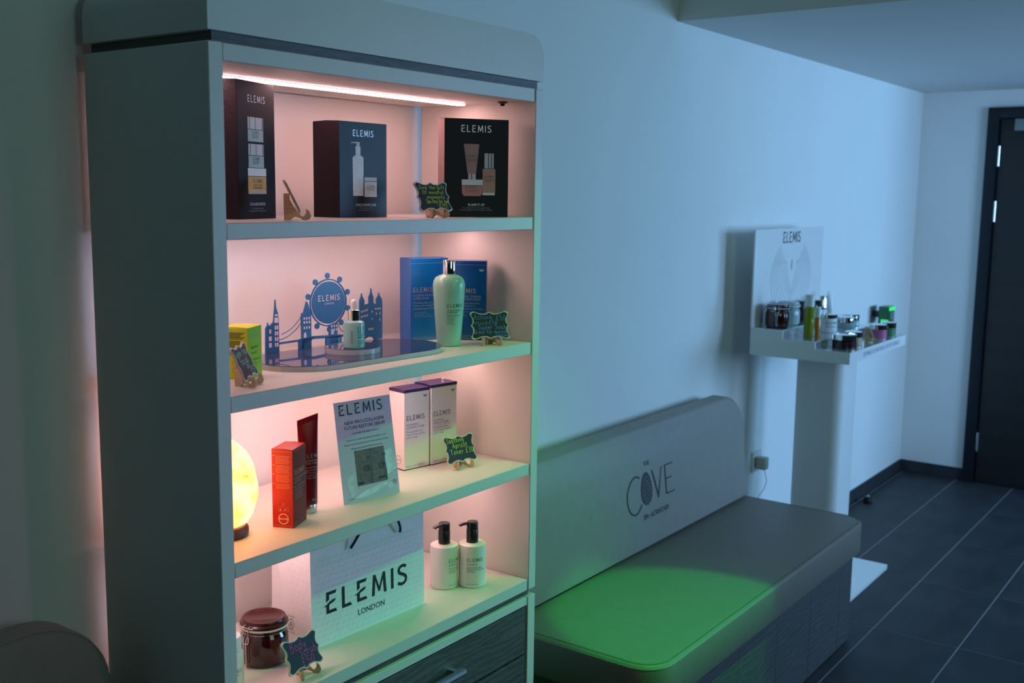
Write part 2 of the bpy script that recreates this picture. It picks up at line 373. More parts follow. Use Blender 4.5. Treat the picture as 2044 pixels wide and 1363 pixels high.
HAND = {
 'a': (.46, [[(.40, .52), (.22, .6), (.06, .45), (.04, .18), (.18, .02), (.34, .14), (.40, .5)], [(.40, .58), (.40, .12), (.47, .0)]]),
 'b': (.44, [[(.06, 1), (.05, .05)], [(.05, .4), (.22, .58), (.4, .45), (.4, .15), (.22, .0), (.05, .1)]]),
 'c': (.40, [[(.38, .5), (.24, .6), (.07, .46), (.05, .18), (.2, .0), (.4, .1)]]),
 'd': (.46, [[(.40, .46), (.2, .58), (.04, .4), (.06, .1), (.24, .02), (.40, .2)], [(.42, 1), (.41, .0)]]),
 'e': (.42, [[(.06, .3), (.38, .36), (.34, .56), (.18, .6), (.05, .4), (.07, .1), (.24, .0), (.42, .1)]]),
 'f': (.34, [[(.38, .92), (.24, 1), (.16, .8), (.15, .0)], [(.02, .56), (.34, .58)]]),
 'g': (.44, [[(.38, .54), (.2, .6), (.05, .42), (.12, .18), (.32, .22), (.4, .5)], [(.40, .56), (.4, -.1), (.26, -.32), (.06, -.24)]]),
 'h': (.44, [[(.05, 1), (.05, .0)], [(.05, .36), (.22, .58), (.38, .44), (.4, .0)]]),
 'i': (.12, [[(.06, .56), (.06, .0)], [(.06, .76), (.075, .80)]]),
 'k': (.42, [[(.05, 1), (.05, .0)], [(.38, .58), (.07, .28)], [(.14, .32), (.42, .0)]]),
 'l': (.12, [[(.06, 1), (.06, .0)]]),
 'm': (.68, [[(.05, .58), (.05, .0)], [(.05, .36), (.18, .56), (.32, .42), (.33, .0)], [(.33, .36), (.47, .56), (.62, .42), (.64, .0)]]),
 'n': (.44, [[(.05, .58), (.05, .0)], [(.05, .36), (.22, .56), (.38, .42), (.4, .0)]]),
 'o': (.44, [o6]),
 'p': (.44, [[(.05, .56), (.05, -.34)], [(.05, .42), (.22, .6), (.4, .45), (.38, .15), (.2, .04), (.05, .14)]]),
 'r': (.34, [[(.05, .58), (.05, .0)], [(.05, .34), (.18, .54), (.34, .52)]]),
 's': (.38, [[(.36, .52), (.2, .6), (.06, .48), (.18, .32), (.34, .2), (.26, .02), (.03, .06)]]),
 't': (.36, [[(.17, .86), (.15, .2), (.22, .02), (.36, .06)], [(.0, .56), (.36, .6)]]),
 'u': (.46, [[(.05, .58), (.05, .2), (.16, .01), (.32, .1), (.4, .3)], [(.40, .58), (.41, .1), (.48, .0)]]),
 'v': (.42, [[(.03, .58), (.2, .0)], [(.2, .0), (.4, .6)]]),
 'w': (.62, [[(.03, .58), (.16, .02), (.3, .5), (.44, .02), (.6, .6)]]),
 'y': (.44, [[(.05, .58), (.07, .25), (.22, .16), (.38, .36)], [(.40, .6), (.38, -.1), (.24, -.34), (.04, -.26)]]),
 'A': (.6, [[(.02, .0), (.28, .96)], [(.28, .96), (.58, .0)], [(.12, .36), (.5, .36)]]),
 'B': (.56, [[(.08, .98), (.06, .0)], [(.06, .94), (.36, .96), (.44, .74), (.1, .52)], [(.1, .52), (.46, .5), (.52, .2), (.3, .0), (.02, .02)]]),
 'D': (.56, [[(.07, .96), (.06, .02)], [(.04, .94), (.36, .86), (.52, .5), (.36, .1), (.04, .0)]]),
 'G': (.58, [[(.5, .8), (.32, .98), (.1, .8), (.04, .4), (.18, .04), (.4, .06), (.5, .4)], [(.3, .42), (.56, .42)], [(.52, .42), (.52, .0)]]),
 'O': (.56, [[(.3, .96), (.08, .8), (.05, .3), (.24, .0), (.48, .16), (.52, .66), (.3, .96)]]),
 'S': (.5, [[(.46, .84), (.28, .98), (.08, .82), (.16, .6), (.38, .46), (.44, .2), (.26, .0), (.03, .1)]]),
 'T': (.56, [[(.28, .94), (.27, .0)], [(.0, .92), (.56, .96)]]),
 '0': (.46, [[(.24, .98), (.06, .7), (.07, .2), (.24, .0), (.42, .3), (.4, .8), (.24, .98)]]),
 '1': (.2, [[(.1, .98), (.1, .0)]]),
 '3': (.44, [[(.05, .9), (.26, .98), (.4, .78), (.16, .54)], [(.16, .54), (.42, .42), (.38, .08), (.18, .0), (.02, .1)]]),
 '5': (.46, [[(.1, .96), (.42, .98)], [(.1, .96), (.08, .56)], [(.08, .56), (.3, .62), (.44, .36), (.32, .06), (.03, .04)]]),
 '7': (.46, [[(.02, .94), (.46, .96)], [(.46, .96), (.2, .0)]]),
 '9': (.46, [[(.4, .7), (.24, .52), (.06, .66), (.1, .92), (.3, .98), (.4, .8)], [(.4, .8), (.36, .0)]]),
 '£': (.52, [[(.48, .82), (.36, .98), (.18, .84), (.2, .3), (.04, .02)], [(.04, .02), (.5, .04)], [(.04, .48), (.4, .5)]]),
}
# geometry constants of the cabinet
XR, YF, YB, YS = .9038, -.3814, -.05, -.3800
Z1, Z2, Z3, Z4 = 1.5311, 1.2510, .9705, .6943
XC = 5.204; ZSOF = 2.163; XSOF = 2.25
# ================================================================== the setting
W0, W1 = -3.2, -4.6
struct(box('floor', (W0, XC+.1, W1, .1, -.12, -.0012), 'grout'))
fl = bpy.data.objects['floor']
bmt = bmesh.new(); bx(bmt, .0021, .6076-.0021, -.2981+.0019, -.0019, -.008, 0, bev=.0005, seg=1)
tile0 = obj('floor_tile', bmt, 'tile', fl); first = True
TX, TY = 5.2192, -.3205+.2981
for i in range(14):
    for j in range(-1, 14):
        x = TX-(i+1)*.6076; y = TY-j*.2981
        if x < W0 or y-.2981 < W1: continue
        if x+.6076 > XC+.09: pass
        t = tile0 if first else tile0.copy()
        if not first: C.objects.link(t)
        first = False
        t.parent = fl; t.location = (x, y, 0)
struct(box('wall_back', (W0, XC+.1, 0, .12, -.05, 2.9), 'wall'))
struct(box('wall_right', (XC, XC+.12, -1.46, 0, -.05, 2.9), 'wall'))
bm = prism([(W0, 2.72), (XSOF, 2.72), (XSOF, ZSOF), (XC+.1, ZSOF), (XC+.1, 2.95), (W0, 2.95)], W1, .05)
struct(obj('ceiling', bm, 'ceil'))
# tiled skirting
bb = struct(box('baseboard_back', (1.0, XC, -.006, 0, 0, .066), 'grout'))
x = XC-.008
while x > 2.65:
    x0 = max(x-.604, 2.62); box('skirting_tile', (x0+.001, x-.001, -.011, -.002, .002, .068), 'tile', bb, bev=.0008, seg=1); x -= .6076
bb2 = struct(box('baseboard_right', (XC-.006, XC, -.352, -.011, 0, .066), 'grout'))
box('skirting_tile', (XC-.011, XC-.002, -.351, -.012, .002, .068), 'tile', bb2, bev=.0008, seg=1)
# door
door = bpy.data.objects.new('door_1', None); C.objects.link(door); door['kind'] = 'structure'; door.location = (XC, -.353, 0)
def dbox(n, d, m, par=door, bev=.002):
    return box(n, (d[0]-XC, d[1]-XC, d[2]+.353, d[3]+.353, d[4], d[5]), m, par, bev=bev)
dbox('door_jamb', (XC-.03, XC, -.411, -.353, 0, 2.07), 'doorframe'); dbox('door_jamb', (XC-.03, XC, -1.325, -1.267, 0, 2.07), 'doorframe')
dbox('door_head', (XC-.03, XC, -1.267, -.411, 2.013, 2.07), 'doorframe')
leaf = dbox('door_leaf', (XC-.012, XC-.0002, -1.264, -.420, .003, 2.006), 'doorwood')
dbox('door_lining', (XC-.004, XC-.0001, -1.28, -.40, .0, 2.03), 'doorframe', bev=0)
for za, zb in ((1.757, 1.865), (1.46, 1.571), (.182, .289)):
    h = obj('hinge', lathe([(0, za), (.008, za), (.008, zb), (0, zb)], 14, -.018, -.066), 'chrome', leaf, smooth=True)
cl = dbox('door_closer', (XC-.055, XC-.012, -.74, -.495, 1.943, 2.006), 'greyplate', leaf, bev=.004)
obj('door_handle', tube([(-.012, -.83, 1.02), (-.06, -.83, 1.02), (-.06, -.72, 1.02)], .009), 'steel', leaf, smooth=True)

# ================================================================== display cabinet
cab = thing('display_cabinet', 'tall cream retail shelving unit with lit open shelves and dark drawers', 'cabinet', (0, 0, 0))
TH = .0277
def rr_top(x0, x1, z0, z1, r, n=10):
    P = [(x0, z0), (x1, z0), (x1, z1-r)]
    P += [(x1-r+r*math.cos(PI/2*i/n), z1-r+r*math.sin(PI/2*i/n)) for i in range(1, n+1)]
    P += [(x0+r-r*math.sin(PI/2*i/n), z1-r+r*math.cos(PI/2*i/n)) for i in range(0, n+1)]
    return P
obj('crown', prism(rr_top(0, XR, 1.8262, 1.924, .052), YF, YB), 'lam', cab, smooth=True)
box('trim_strip', (.013, XR-.013, YF+.008, YB-.004, 1.8095, 1.8262), 'wood', cab)
for a, b in ((0, TH), (XR-TH, XR)):
    box('side_panel', (a, b, YF, YB, .6676, 1.8095), 'lam', cab, bev=.0012, seg=1)
    box('base_side_panel', (a, b, YF, YB, .023, .6516), 'lam', cab, bev=.0012, seg=1)
IX0, IX1 = TH+.0012, XR-TH-.0032
box('top_board', (IX0, IX1, YS, YB, 1.7814, 1.8095), 'lam', cab, bev=.0012, seg=1)
for zb, zt in ((1.5041, Z1), (1.2234, Z2), (.9441, Z3), (.6676, Z4)):
    box('shelf', (IX0, IX1, YS, YB, zb, zt), 'lam', cab, bev=.0012, seg=1)
box('trim_strip', (.016, XR-.016, YF+.010, YB-.004, .6516, .6676), 'wood', cab)
box('base_top_rail', (IX0, IX1, YS, YB, .632, .6516), 'lam', cab, bev=.001, seg=1)
box('base_back', (TH, XR-TH, YB-.008, YB, .03, .632), 'lam', cab)
for zb, zt in ((.514, .628), (.392, .508), (.27, .386), (.148, .264)):
    d = box('drawer', (IX0+.003, IX1-.003, YS+.002, YS+.022, zb, zt), 'wood', cab, bev=.001, seg=1)
    hz = (zb+zt)/2+.004
    bm = bmesh.new(); bx(bm, .30, .612, YS-.030, YS-.018, hz-.005, hz+.005, bev=.0012, seg=1)
    for hx in (.315, .592): bx(bm, hx-.006, hx+.006, YS-.019, YS+.004, hz-.004, hz+.004)
    obj('drawer_handle', bm, 'chrome', d, smooth=True)
box('plinth', (IX0, IX1, YS+.03, YS+.046, .023, .145), 'wood', cab)
for zz in (1.7814, 1.5041, 1.2234, .9441):
    ch = box('led_channel', (.030, .845, -.213, -.189, zz-.0012, zz), 'alu', cab)
    box('led_strip', (.034, .842, -.210, -.192, zz-.0042, zz-.0013), 'led', ch)
obj('cable_grommet', lathe([(0, 1.7814), (.011, 1.7814), (.011, 1.779), (.006, 1.777), (.004, 1.772), (0, 1.772)], 20, .838, -.318), 'black', cab, smooth=True)

# ================================================================== benches
def rrect(x0, x1, y0, y1, r0, r1, n=8):
    """plan outline; front corners (y0) radius r0, back corners (y1) radius r1"""
    P = []
    for cx, cy, r, a in ((x1-r0, y0+r0, r0, -90), (x1-r1, y1-r1, r1, 0), (x0+r1, y1-r1, r1, 90), (x0+r0, y0+r0, r0, 180)):
        for i in range(n+1): t = R(a+90*i/n); P.append((cx+r*math.cos(t), cy+r*math.sin(t)))
    return P
def loft(rings, cap0=True, cap1=True):
    bm = bmesh.new(); V = [[bm.verts.new(p) for p in r] for r in rings]; n = len(V[0])
    for a, b in zip(V, V[1:]):
        for i in range(n): bm.faces.new((a[i], a[(i+1) % n], b[(i+1) % n], b[i]))
    if cap0: bm.faces.new(V[0][::-1])
    if cap1: bm.faces.new(V[-1])
    return bm
def inset(P, d, c):
    out = []; n = len(P)
    for i in range(n):
        a = Vector(P[i-1]); b = Vector(P[i]); e = Vector(P[(i+1) % n])
        t = ((b-a).normalized()+(e-b).normalized()); t = t.normalized() if t.length > 1e-6 else (e-b).normalized()
        out.append((b.x-t.y*d, b.y+t.x*d))
    return out
def bench(label, X0, X1, logo, group=None, planks=None):
    t = thing('upholstered_bench', label, 'bench', (X0, 0, 0))
    L = X1-X0
    P = rrect(0, L, -.613, -.02, .085, .02)
    rings = []
    for d, z in ((.010, .335), (.0, .348), (0, .434), (.0, .440), (.003, .446), (.010, .4495), (.022, .451)):
        Q = inset(P, d, None) if d else P
        rings.append([(a, b, z) for a, b in Q])
    bm = loft(rings, True, True)
    seat = obj('seat_cushion', bm, 'leather', t, smooth=True)
    for d, z, r in ((.0005, .4405, .0016), (.011, .4500, .0009)):
        Q = inset(P, d, None); obj('seam_piping' if r > .001 else 'stitching', tube([(a, b, z) for a, b in Q], r, 6, True), 'leather' if r > .001 else 'thread', seat, smooth=True)
    # gentle sit-wrinkle in the cushion
    # base with plank cladding
    base = box('base', (.045, L-.06, -.566, -.03, 0, .335), 'black', t)
    xs = planks or []
    for a, b in xs: box('plank', (a-X0+.0006, b-X0-.0006, -.581, -.566, .006, .334), 'plank', base, bev=.0006, seg=1)
    box('plank', (L-.06, L-.046, -.5805, -.03, .006, .334), 'plank', base, bev=.0006, seg=1)
    box('plank', (.031, .045, -.5805, -.03, .006, .334), 'plank', base, bev=.0006, seg=1)
    # backrest: a wedge, thicker at the seat, with rounded upper corners
    def yf(z): return -.168+(z-.452)*.125
    def ol(r, z0=.461, z1=.850, ins=0, n=10):
        x0, x1 = .0+ins, L-.02-ins; z0 += ins; z1 -= ins
        Q = [(x0, z0), (x1, z0)]
        rx, rz = .135, .12
        Q += [(x1-rx+rx*math.cos(PI/2*i/n), z1-rz+rz*math.sin(PI/2*i/n)) for i in range(n+1)]
        Q += [(x0+rx-rx*math.sin(PI/2*i/n), z1-rz+rz*math.cos(PI/2*i/n)) for i in range(n+1)]
        return Q
    rings = []
    for ins, dy in ((.010, None), (0, .008)): rings.append([(a, -.052 if dy is None else -.06, b) for a, b in ol(.13, ins=ins)])
    for ins, k in ((0, .016), (.003, .006), (.012, 0)): rings.append([(a, yf(b)+k, b) for a, b in ol(.13, ins=ins)])
    back = obj('backrest', loft(rings), 'leatherback', t, smooth=True)
    Q = ol(.13, ins=.003)
    obj('seam_piping', tube([(a, yf(b)+.006, b) for a, b in Q], .0016, 6, True), 'leatherback', back, smooth=True)
    if logo:
        sl = Vector((0, .125, 1)).normalized()
        p = Pl((1.745-X0, yf(.6)-.0006, .6), (1, 0, 0), sl, .0008)
        def X(x): return x-1.745
        # C
        p.line([(.084+.0, .092), (.060, .100), (.030, .090), (.006, .062), (.000, .030), (.012, -.002), (.040, -.018), (.066, -.012), (.088, .006)], .0052, sm=5)
        # V, E
        p.poly([(.163, .102), (.170, .102), (.199, .018), (.228, .102), (.232, .102), (.200, .004), (.196, .004)])
        p.poly([(.250, .004), (.250, .102), (.256, .102), (.256, .004)])
        for zz, x1 in ((.098, .306), (.053, .296), (.004, .310)): p.rect(.253, x1, zz, zz+.0042)
        p.text('THE', .134, .123, .022, 'CENTER', sx=.95)
        p.text('SPA • ALTRINCHAM', .176, -.047, .0245, 'CENTER', sx=.78)
        p.build('lettering', 'logo_dark', back)
        p = Pl((1.745-X0, yf(.6)-.0006, .6), (1, 0, 0), sl, .0008)
        p.poly([(.124+.036*math.cos(a)*(1+.08*math.sin(a)*0), .046+.053*math.sin(a)-.004*math.cos(2*a)) for a in [2*PI*i/36 for i in range(36)]])
        p.build('logo_stone', 'stone', back)
        p = Pl((1.745-X0, yf(.6)-.0006, .6), (1, 0, 0), sl, .0012)
        for i in range(9):
            z = .004+i*.0105; hw = .034*math.sqrt(max(.02, 1-((z-.046)/.053)**2))*.93
            ph = i*.9
            p.line([(.124+hw*(k/6*2-1), z+.0045*math.sin(ph+k*1.15)) for k in range(7)], .0016, sm=3)
        p.build('logo_stone_lines', 'stoneline', back)
    return t
pk = [(1.105+.0, 1.3585), (1.3585, 1.641), (1.641, 1.9235), (1.9235, 2.2065), (2.2065, 2.4865), (2.4865, 2.598)]
pk[0] = (1.118, 1.3585)
bench('taupe leatherette bench with a dark logo on its backrest, beside the lit cabinet', 1.092, 2.655, True, planks=pk)
bench('plain taupe bench backrest in shadow, against the wall by the cabinet side panel', -1.62, -.026, False, planks=[(-1.62+.04+i*.28, -1.62+.04+min(1.5, (i+1)*.28)) for i in range(5)]+[(-.18, -.085)])

# ================================================================== cartons and price signs
def carton(name, label, z, fl, ang, wd, h, d, mf, ms=None, mt=None, bev=.0007, group=None, flap=True):
    t = thing(name, label, 'box', (fl[0], fl[1], z), ang, group)
    box('carton_body', (0, wd, 0, d, 0, h), ms or mf, t, bev=bev, seg=1)
    box('front_panel', (.0004, wd-.0004, -.0004, .0006, .0004, h-.0004), mf, t)
    if flap:
        f = prism([(0.0004, h), (d*.5, h+.0014), (d-.0004, h+.0002), (d-.0004, h-.001), (0.0004, h-.001)], .0006, wd-.0006, 'x')
        obj('top_flap', f, mt or mf, t)
    return t
def fp(y=-.0005, lift=.0003): return Pl((0, y, 0), (1, 0, 0), (0, 0, 1), lift)
def smallprint(p, x, y, lines, size, lead, align='LEFT', sx=1):
    for i, s in enumerate(lines): p.text(s, x, y-i*lead, size, align, sx=sx)

# --- black gift box with three stacked jars
t = carton('gift_box', 'tall narrow black gift box printed with three stacked jars', Z1, (.170, -.239), 18.3, .126, .244, .085, 'mblack', 'mnavyside')
p = fp(); W = .126
p.logo(.034, .207, .0125); p.text('COLLAGEN HEROES', .062, .0245, .0072, 'CENTER', sx=.8)
p.build('lettering', 'silverink', t)
p = fp(); smallprint(p, .062, .018, ['Pro-Collagen Essentials', 'Soin Essentiel Pro-Collagen Marin'], .0042, .0045, 'CENTER'); p.build('small_print', 'greyink', t)
def jarpic(t, x0, x1, z0, z1, zl, mb, ml, lm='photogrey', txt=True):
    p = fp(lift=.0003); p.rect(x0, x1, z0, zl-.001); p.build('printed_jar', mb, t)
    p = fp(lift=.0003); p.rect(x0, x1, zl, z1); p.build('printed_lid', ml, t)
    if lm:
        p = fp(lift=.0005); wj = x1-x0
        p.rect(x0+wj*.1, x0+wj*.14, zl, z1, 1); p.rect(x0+wj*.48, x0+wj*.51, zl, z1); p.rect(x0+wj*.92, x0+wj*.97, zl, z1); p.build('printed_lid_shade', lm, t)
    if txt:
        p = fp(lift=.0006); wj = x1-x0; p.logo(x0+wj*.27, z0+(zl-z0)*.62, (zl-z0)*.22)
        smallprint(p, x0+wj*.27, z0+(zl-z0)*.45, ['PRO-COLLAGEN', 'MARINE CREAM'], (zl-z0)*.13, (zl-z0)*.15); p.build('printed_lettering', 'bottleink', t)
jarpic(t, .033, .085, .138, .181, .160, 'mint', 'photosilver')
jarpic(t, .034, .086, .092, .134, .114, 'mint', 'photosilver')
jarpic(t, .031, .093, .045, .091, .077, 'gold', 'lid', None)
p = fp(lift=.0004); p.rect(.033, .091, .045, .052); p.build('printed_jar_foot', 'amberlid', t)
# --- midnight blue duo box
t = carton('gift_box', 'midnight blue gift box printed with a white pump bottle and jar', Z1, (.428, -.228), 0, .135, .188, .073, 'mnavy', 'mnavyside')
p = fp(); p.logo(.037, .160, .0125); p.text('(THE) DYNAMIC DUO', .074, .0225, .0072, 'CENTER', sx=.82); p.build('lettering', 'silverink', t)
p = fp(); smallprint(p, .074, .0175, ['Skin Smoothing Edition', 'Duo Lissant Pour Le Corps'], .004, .0042, 'CENTER'); p.build('small_print', 'greyink', t)
p = fp(); p.poly([(.037, .043), (.066, .043), (.067, .118), (.062, .122), (.041, .122), (.036, .118)]); p.rect(.0445, .0585, .1221, .140); p.build('printed_bottle', 'ivory', t)
p = fp(); p.rect(.069, .105, .041, .071); p.build('printed_jar', 'ivory', t)
p = fp(); p.poly([(.030, .1455), (.033, .148), (.0465, .149), (.0565, .149), (.0565, .140), (.0465, .140), (.0465, .1462), (.036, .1465)]); p.build('printed_pump', 'photosilver', t)
p = fp(); p.rect(.069, .105, .072, .080); p.build('printed_lid', 'photosilver', t)
p = fp(lift=.0006); p.logo(.077, .060, .0045); p.text('BODY CREAM', .077, .055, .0035); p.build('printed_lettering', 'photogrey', t)
# --- black plump box
t = carton('gift_box', 'flat black gift box printed with a pink tube, pot and bottle', Z1, (.689, -.277), -33.4, .145, .208, .046, 'mblack', 'rosetube')
p = fp(); p.logo(.037, .180, .0145); p.text('PLUMP IT UP', .072, .0235, .0078, 'CENTER', sx=.85); p.build('lettering', 'silverink', t)
p = fp(); smallprint(p, .072, .0185, ['Pro-Collagen Rose Plumping Routine', 'Routine Repulpante Pro-Collagen à la Rose'], .0042, .0044, 'CENTER'); p.build('small_print', 'greyink', t)
p = fp(); p.poly([(.052, .092), (.071, .092), (.078, .155), (.043, .155)]); p.build('printed_tube', 'rosetube', t)
p = fp(); p.rect(.0535, .0705, .080, .092); p.build('printed_cap', 'photosilver', t)
p = fp(); p.rect(.090, .111, .104, .136); p.build('printed_cap', 'photosilver', t)
p = fp(lift=.0005); p.rect(.060, .062, .080, .092); p.rect(.098, .100, .104, .136); p.rect(.105, .107, .104, .136); p.build('printed_cap_shade', 'photogrey', t)
p = fp(); p.rect(.086, .115, .052, .103); p.build('printed_bottle', 'peach', t)
p = fp(lift=.0005); p.rect(.039, .086, .068, .080); p.rect(.086, .114, .047, .052); p.build('printed_lid', 'lid', t)
p = fp(lift=.0004); p.poly([(.039, .067), (.086, .067), (.085, .050), (.081, .045), (.044, .045), (.040, .050)]); p.build('printed_pot', 'pinkjar', t)
p = fp(lift=.0007); p.logo(.047, .061, .0055); p.logo(.0495, .128, .0045); p.logo(.090, .084, .0045)
smallprint(p, .047, .0565, ['PRO-COLLAGEN ROSE', 'CLEANSING BALM'], .0032, .0036); smallprint(p, .0495, .122, ['PRO-COLLAGEN', 'MICRO SERUM', 'Rose'], .003, .004); smallprint(p, .090, .079, ['PRO-COLLAGEN', 'ROSE MICRO'], .003, .0036)
p.build('printed_lettering', 'photogrey', t)

# --- chalkboard price signs on little ply easels
def plaque(w, s):
    """ornate bracket outline"""
    q = [(0.075, .012), (.13, .028), (.19, .06), (.26, .095), (.36, .105), (.43, .085), (.475, .045), (.5, .03)]
    full = q + [(1-a, b) for a, b in q[-2::-1]]
    P = []
    top = [(a*w, s-b*s) for a, b in full]; right = [(w-b*w*.72, s-a*s) for a, b in full]
    bot = [((1-a)*w, b*s) for a, b in full]; left = [(b*w*.72, a*s) for a, b in full]
    for seg in (top, right, bot, left): P += seg
    for _ in range(2):
        n = len(P); P = [q for i in range(n) for q in ((.75*P[i][0]+.25*P[(i+1) % n][0], .75*P[i][1]+.25*P[(i+1) % n][1]), (.25*P[i][0]+.75*P[(i+1) % n][0], .25*P[i][1]+.75*P[(i+1) % n][1]))]
    return P
def easel_profile():
    # (y forward-negative, z): low foot, tall post at the back, a dip, a hook curling up in front
    return [(.030, 0), (.030, .047), (.020, .047), (.019, .036), (.013, .024), (.012, .0235), (.004, .012), (-.002, .0065), (-.006, .0085), (-.0085, .013), (-.0085, .021), (-.014, .0165), (-.0175, .008), (-.015, .002), (-.009, -.0), (-.003, 0), (.002, .004), (.010, .006), (.016, .003), (.018, 0)]
def sign(label, z, bl, ang, lean, lines, chalk, bmat='board', w=.09, s=.066, dz=.0125, splay=26, ink=.0009):
    a = R(ang); t = thing('chalkboard_sign', label, 'sign', (bl[0], bl[1], z), ang)
    l = R(lean)
    Mx = Matrix.Translation((0, 0, dz)) @ Matrix.Rotation(-l, 4, 'X')
    P = plaque(w, s)
    bm = prism(P, 0, .003, 'y'); bmesh.ops.transform(bm, matrix=Mx, verts=bm.verts); b = obj('sign_board', bm, 'ply', t)
    u = Vector((1, 0, 0)); v = Mx.to_3x3() @ Vector((0, 0, 1))
    p = Pl((0, 0, dz), u, v, .0004); p.poly(P); p.build('sign_rim', 'border', b)
    c = Vector((w/2, s/2)); Q = [tuple(c+(Vector(q)-c)*Vector((1, 1)).length/1.4142*1.0) for q in P]
    Q = [((q[0]-w/2)*.94+w/2, (q[1]-s/2)*.92+s/2) for q in P]
    p = Pl((0, 0, dz), u, v, .0007); p.poly(Q); p.build('chalk_face', bmat, b)
    p = Pl((0, 0, dz), u, v, .0011)
    for st, x0, x1, y, h in lines: p.hand(st, x0*w, y*s, h, ink, fit=(x1-x0)*w)
    p.build('handwriting', chalk, b)
    for sg in (-1, 1):
        pr = prism(easel_profile(), -.0015, .0015, 'x')
        # two plates splayed from a shared back slot; dip of the profile meets the board's lower edge
        m = Matrix.Translation((w/2+sg*.002, .030, 0)) @ Matrix.Rotation(R(sg*splay), 4, 'Z') @ Matrix.Translation((0, -.030-.004*0, 0))
        bmesh.ops.transform(pr, matrix=m, verts=pr.verts); obj('easel_leg', pr, 'ply', t)
    return t
sign('chalkboard sign turned side-on in its easel, beside the narrow black box', Z1, (.212, -.352), 47.0, 26, [('Spa Day', .2, .8, .6, .012)], 'chalk_y', splay=0.1)
sign('chalkboard sign in yellow writing offering a spa day gift', Z1, (.556, -.325), -9.1, 21, [('Give the Gift', .13, .90, .735, .0088), ('Of mindful', .20, .84, .575, .0086), ('moments', .31, .84, .425, .0082), ('Spa Day for two', .25, .93, .285, .0082), ('£195', .60, .87, .145, .0080)], 'chalk_y')
sign('chalkboard sign in blue writing for muscle soak, beside the sea-green bottle', Z2, (.738, -.315), -38.2, 20.6, [('Aching', .10, .57, .70, .0118), ('£50', .66, .92, .66, .0112), ('muscle', .12, .72, .525, .0105), ('Super Soak', .20, .92, .365, .0100), ('Great for muscle', .09, .92, .215, .0086), ('Tension', .62, .95, .10, .0078)], 'chalk_b', 'board')
sign('plum chalkboard sign in green writing for facial oil, before a lime box', Z2, (.079, -.357), 34.8, 25, [('Super food', .07, .95, .66, .0130), ('facial', .22, .72, .44, .0125), ('oil', .48, .68, .30, .0115), ('£57', .60, .90, .125, .0125)], 'chalk_g', 'boarddk', ink=.0013)
sign('chalkboard sign in yellow writing for apricot toner, before the white cartons', Z3, (.700, -.281), -11.1, 19.2, [('Soothing', .11, .67, .73, .0118), ('Apricot', .27, .76, .54, .0118), ('Toner £30', .17, .93, .33, .0118)], 'chalk_y')
sign('chalkboard sign in pink writing for body scrub, before the clip-top jar', Z4, (.171, -.350), 2.5, 21.7, [('Body', .19, .64, .60, .0185), ('Scrub', .40, .90, .40, .0150), ('£50', .40, .78, .13, .0150)], 'chalk_p', ink=.0011)

# --- superfood carton
t = carton('skincare_carton', 'small lime green carton with a yellow printed side', Z2, (.15, -.28), 26.4, .058, .092, .050, 'lime', 'yellowlime', 'yellowlime')
p = fp(); p.logo(.010, .072, .0062); p.build('lettering', 'paleink', t)
p = fp(); p.text('Superfood', .010, .053, .009, sx=.8); smallprint(p, .010, .044, ['FACIAL OIL', '', 'NOURISHING OIL', 'Huile visage', 'nourrissante', 'et éclat'], .005, .006); p.build('small_print', 'olive', t)
p = Pl((-.0005, .050, 0), (0, -1, 0), (0, 0, 1), .0003)
for i in range(14): p.rect(.005, .044-.004*(i % 3), .082-i*.0026-(i//5)*.002, .0835-i*.0026-(i//5)*.002)
for cx in (.010, .024, .038): p.ring(cx, .030, .0045, .0045, .0006); p.ring(cx, .016, .0045, .0045, .0006)
p.build('side_print', 'olive', t)

# --- acrylic skyline display
ac = thing('acrylic_display', 'clear acrylic display plinth with a blue printed London skyline', 'display stand', (.33, -.125, Z2), math.degrees(math.atan2(-.017, .306)))
# base plate: stadium
def stadium(L, D, n=14):
    r = D/2; P = [(r+(0), -r)]
    P = [(L-r+r*math.cos(R(-90+180*i/n)), r*math.sin(R(-90+180*i/n))) for i in range(n+1)] + [(r+r*math.cos(R(90+180*i/n)), r*math.sin(R(90+180*i/n))) for i in range(n+1)]
    return P
# outline from the shelf: x .245-.69, y -.32 to -.11 in world; local frame is nearly aligned
Pst = [(x-.088, y-.093) for x, y in stadium(.447, .200)]
bp_ = obj('base_plate', prism(Pst, 0, .0095, 'z'), 'acrylic', ac)
Pin = inset(Pst, .0006, None)
obj('plate_film', prism(Pin, .0096, .0108, 'z'), 'acrylicblue', bp_)
pk_ = obj('round_plinth', lathe([(0, .011), (.056, .011), (.056, .0215), (0, .0215)], 48, .137, -.095), 'acrylic', ac, smooth=True)
obj('plinth_film', lathe([(0, .0216), (.0555, .0216), (.0555, .0224), (0, .0224)], 48, .137, -.095), 'acrylicblue', pk_, smooth=True)
ZB = .011
sky = bpy.data.objects.new('skyline_panel', None); C.objects.link(sky); sky.parent = ac; sky.location = (0, 0, ZB)
def skypoly(n, pts, y0=-.0012, y1=.0030, m='filmblue'): return obj(n, prism(pts, y0, y1, 'y'), m, sky)
def disc(cx, cz, r, n=40): return [(cx+r*math.cos(2*PI*i/n), cz+r*math.sin(2*PI*i/n)) for i in range(n)]
big = [(-.0065, 0), (-.0052, .0508), (-.001, .0560), (.0000, .0620), (.0012, .0556), (.0030, .0535), (.0055, .0569), (.0075, .0545), (.0100, .0600), (.0125, .0590), (.0145, .0640), (.0157, .0741), (.0178, .0907), (.0193, .1060), (.0204, .0905), (.0245, .0785), (.0262, .0676), (.0266, 0)]
skypoly('clock_tower', big)
